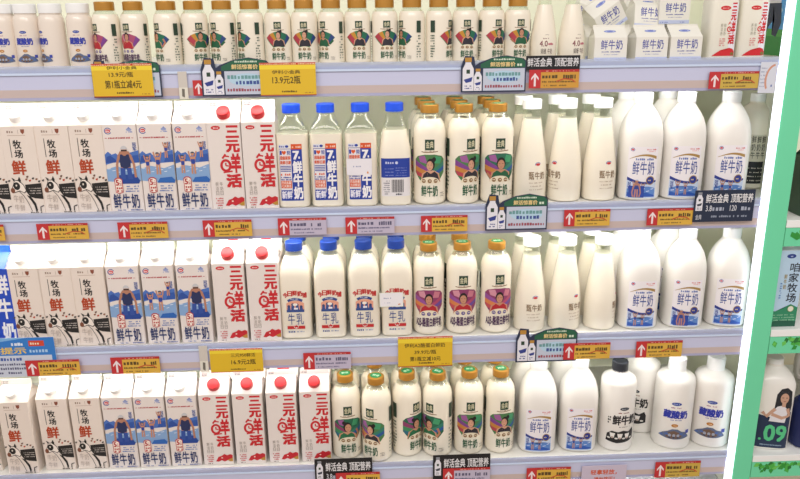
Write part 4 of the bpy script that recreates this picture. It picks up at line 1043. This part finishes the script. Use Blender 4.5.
po = from_bm('poster', bm, [PAPER]+ap.mats); po.location = (.8449, .075, DZ[0]+.002)
props(po, 'poster of a running figure in navy trousers on grass, beside red-printed bottles', 'poster')
# hanging tag with an orange loop at the right end of the top rail
def art_loop(W, H):
    a = Art(.05); a.rect(-W/2, 0, W/2, H, '#d9deea'); a.blocks(-W*.45, H*.2, -W*.1, H*.9, '#a9b0c4', 6, .4); a.arc(W*.42, H*.42, W*.6, H*.52, W*.12, 95, 215, '#d39a84'); a.dashes(W*.1, W*.4, H*.2, H*.08, '#5a74b4'); return a
sheet('hanging_tag', art_loop, 759.5, 62, 776, 93, -.0085, 'white hanging tag with an orange loop beside the white post light, top rail', 'tag', None, back='#d9deea')

# ------------------------------------------------------------------ the lit post and the next bay
pt = empty('display_post', (0, 0, 0))
props(pt, 'tall mint green post with a glowing white light strip down its left edge', 'post')
MINT = mat('#72dfae', .35, noise=.03, scale=8, name='mint_panel')
box('panel', .8125, .855, -.004, .0035, .3, 1.9, MINT, pt, .001)
box('light_strip', .7955, .8122, -.006, -.0004, .3, 1.9, glow('post_light', '#eaf1ff', 1.5), pt, .001)

# ---- the next bay, to the right of the post
g = 'mint shelves of the next bay'
LEAF = ['#2f9a3a', '#4cb84a', '#247a34', '#6acb5a']
def mk_bay_shelf(seed, W):
    t = empty('shelf'); rng = random.Random(seed)
    box('deck', 0, .70, -.004, .44, -.016, 0, mat('#f6f8f7', .35), t, .001)
    H = .040
    bm = bmesh.new(); bm_box(bm, 0, .70, -.003, .003, -.0165-H, -.0165)
    a = Art(.1)
    for k in range(34):
        cx = rng.gauss(62, 26); cz = -16-abs(rng.gauss(0, 6)); an = rng.uniform(PI*1.1, PI*1.9); L = rng.uniform(11, 18); wd = L*.36
        c, s_ = math.cos(an), math.sin(an)
        a.poly([(cx, cz), (cx+c*L*.45-s_*wd, cz+s_*L*.45+c*wd), (cx+c*L, cz+s_*L), (cx+c*L*.45+s_*wd, cz+s_*L*.45-c*wd)], LEAF[k % 4])
    merge(bm, a.mesh(lambda x, z, n: Vector((x, -3-n, z-2))), 1)
    from_bm('price_rail', bm, [MINT]+a.mats, t)
    return t
bay = []
for k, (py, word) in enumerate(((220, 'uppermost, under the dark green pack'), (329, 'middle one, under the blue farm carton'), (454, 'lowest, under woman print bottle'))):
    sh = mk_bay_shelf(3+k, .7); sh.location = (.8565, .0, at(785, py, 0).z); bay.append(sh.location.z)
    props(sh, 'white shelf with mint leaf-printed rail in next bay, %s' % word, 'shelf', g)
def art_farm():
    a = Art()
    a.rect(F(0), 0, F(1), CH, '#bcd8f0'); a.poly([(F(0), 0), (F(1), 0), (F(1), 44), (F(.75), 52), (F(.5), 42), (F(.25), 36), (F(0), 40)], '#2f8c66')
    a.poly([(F(0), 0), (F(1), 0), (F(1), 12), (F(.5), 16), (F(0), 10)], '#1c5a44'); a.blocks(F(.04), 14, F(.96), 32, '#8cc0a0', 3, .5)
    a.ell(F(.55), G(.07), 10, 5, '#27408c', 16); a.dashes(F(.44), F(.66), G(.08), 3, '#c6d4f0')
    a.column('咱家牧场', F(.56), F(.88), G(.15), G(.68), '#1d2230', .012)
    a.column('鲜牛奶', F(.4), F(.5), G(.3), G(.5), '#a8904a', .01); a.blocks(F(.3), G(.62), F(.36), G(.4), '#5a86c4', 7)
    a.ell(F(.76), G(.76), 7, 7, '#e6ead8', 16); a.arc(F(.76), G(.76), 7, 7, 1, 0, 360, '#8ca060')
    return a
o = carton('milk_carton', art_farm(), mat('#dbe6f0', .4, name='pale_blue_board'), WHITE_CAP, 4, 12.5)
o.location = (at(779, 322, .012).x+.004, .045, bay[1]+.0004)
props(o, 'pale blue milk carton with black vertical lettering and green hills, right of the green post', 'carton')
P_WOM = [(0,38,4),(1.5,43,4),(5,45,4),(163,45,4),(175,41,3.4),(185,33,2.8),(193,24,2.2),(197,19,2),(203,18.6,2)]
def art_woman():
    a = Art()
    a.poly([(-39, 6), (39, 6), (39, 100), (30, 92), (18, 80), (2, 74), (-12, 80), (-26, 88), (-39, 90)], '#1d3050')
    a.poly([(2, 142), (10, 156), (22, 160), (34, 150), (38, 116), (34, 84), (12, 84), (0, 104)], '#20242c')
    a.poly([(-8, 74), (26, 72), (30, 104), (18, 116), (6, 112), (-4, 98)], '#e4e2e8')
    a.ell(19, 133, 9, 13, '#c9a08a', 18); a.poly([(15, 112), (23, 112), (23, 124), (15, 124)], '#c9a08a')
    a.line([(28, 108), (34, 90), (18, 84), (-4, 92)], 8, '#c9a08a'); a.line([(2, 106), (-14, 86), (-24, 96)], 8, '#c9a08a')
    a.rect(13, 134, 17, 135.5, '#2a2422'); a.rect(21, 134, 25, 135.5, '#2a2422'); a.rect(17, 125, 22, 126.5, '#9a5650'); a.dashes(10, 26, 148, 3, '#3c424c')
    a.text('09', -14, 24, 32, 64, '#57c98c', .03); a.ell(-22, 27, 3, 3, '#57c98c', 10)
    a.dashes(-20, 26, 12, 3.5, '#8aa0b8', .9)
    return a
o = bottle('milk_bottle', P_WOM, 4, None, (200, 215, 18.5, WHITE_CAP), HDPE, art_woman())
o.location = (at(766, 440, .05).x, .062, bay[2]+.0004); o.rotation_euler = (0, 0, math.radians(-14))
props(o, 'white bottle printed with a long-haired woman and green 09, right of the green post', 'bottle')
# jug with a loop handle
t = empty('milk_jug')
loft('body', [(0,40,4),(2,44,4),(6,45,4),(120,45,4),(145,42,3.4),(165,32,2.8),(180,22,2.2),(186,18,2)], HDPE, t, 4)
ridged_cap('cap', 186, 204, 19, WHITE_CAP, t)
bm = bmesh.new(); path = [(-30, 178), (-44, 184), (-56, 176), (-60, 150), (-58, 118), (-50, 104), (-40, 104)]; rings = []
for i, (x, z) in enumerate(path):
    q0 = path[max(0, i-1)]; q1 = path[min(len(path)-1, i+1)]; L = math.hypot(q1[0]-q0[0], q1[1]-q0[1]); tx, tz = (q1[0]-q0[0])/L, (q1[1]-q0[1])/L
    rings.append([bm.verts.new(((x-tz*7*math.cos(a_))*.001, 9*math.sin(a_)*.001, (z+tx*7*math.cos(a_))*.001)) for a_ in [2*PI*j/14 for j in range(14)]])
for a_, b_ in zip(rings, rings[1:]):
    for j in range(14): bm.faces.new((a_[j], a_[(j+1) % 14], b_[(j+1) % 14], b_[j]))
bm.faces.new(rings[0]); bm.faces.new(list(reversed(rings[-1]))); bmesh.ops.recalc_face_normals(bm, faces=bm.faces)
from_bm('handle', bm, HDPE, t, 60)
t.location = (at(802, 440, .14).x+.035, .17, bay[2]+.0004)
props(t, 'white milk jug with a loop handle behind the navy pouch, next bay', 'jug')
t = empty('milk_pouch')
loft('body', [(0,30,3),(3,36,3),(20,38,3),(70,37,3),(95,33,3),(108,24,3)], mat('#16245a', .3, name='navy_film'), t, 3)
box('sealed_top', -.027, .027, -.0015, .0015, .107, .122, mat('#16245a', .3, name='navy_film'), t, .0005)
a = Art(.3); a.ell(-8, 56, 12, 7, '#e6e9f2', 18); a.line([(-22, 30), (-6, 38), (14, 34)], 4, '#dfe4f0'); a.build('label', wrap([(0,30),(3,36),(20,38),(70,37),(95,33)], 3), t, 3)
t.location = (at(801, 440, .05).x+.004, .05, bay[2]+.0004)
props(t, 'navy pouch with a white oval beside the woman print bottle, next bay', 'pouch')
a = Art(); a.rect(-30, 4, 30, 80, '#1f3a2c'); a.text('A2', -22, 12, 12, 36, '#d8b84a', .03); a.dashes(-20, 20, 44, 4, '#c9b26a')
o = carton('milk_carton', a, mat('#2a4a38', .4, name='dark_green_board'), WHITE_CAP, 0, 11, None, 62, 120, 60, 22, 10)
o.location = (at(806, 195, .045).x+.012, .05, bay[0]+.0004)
props(o, 'dark green carton with yellow lettering at the right photo edge, next bay', 'carton')
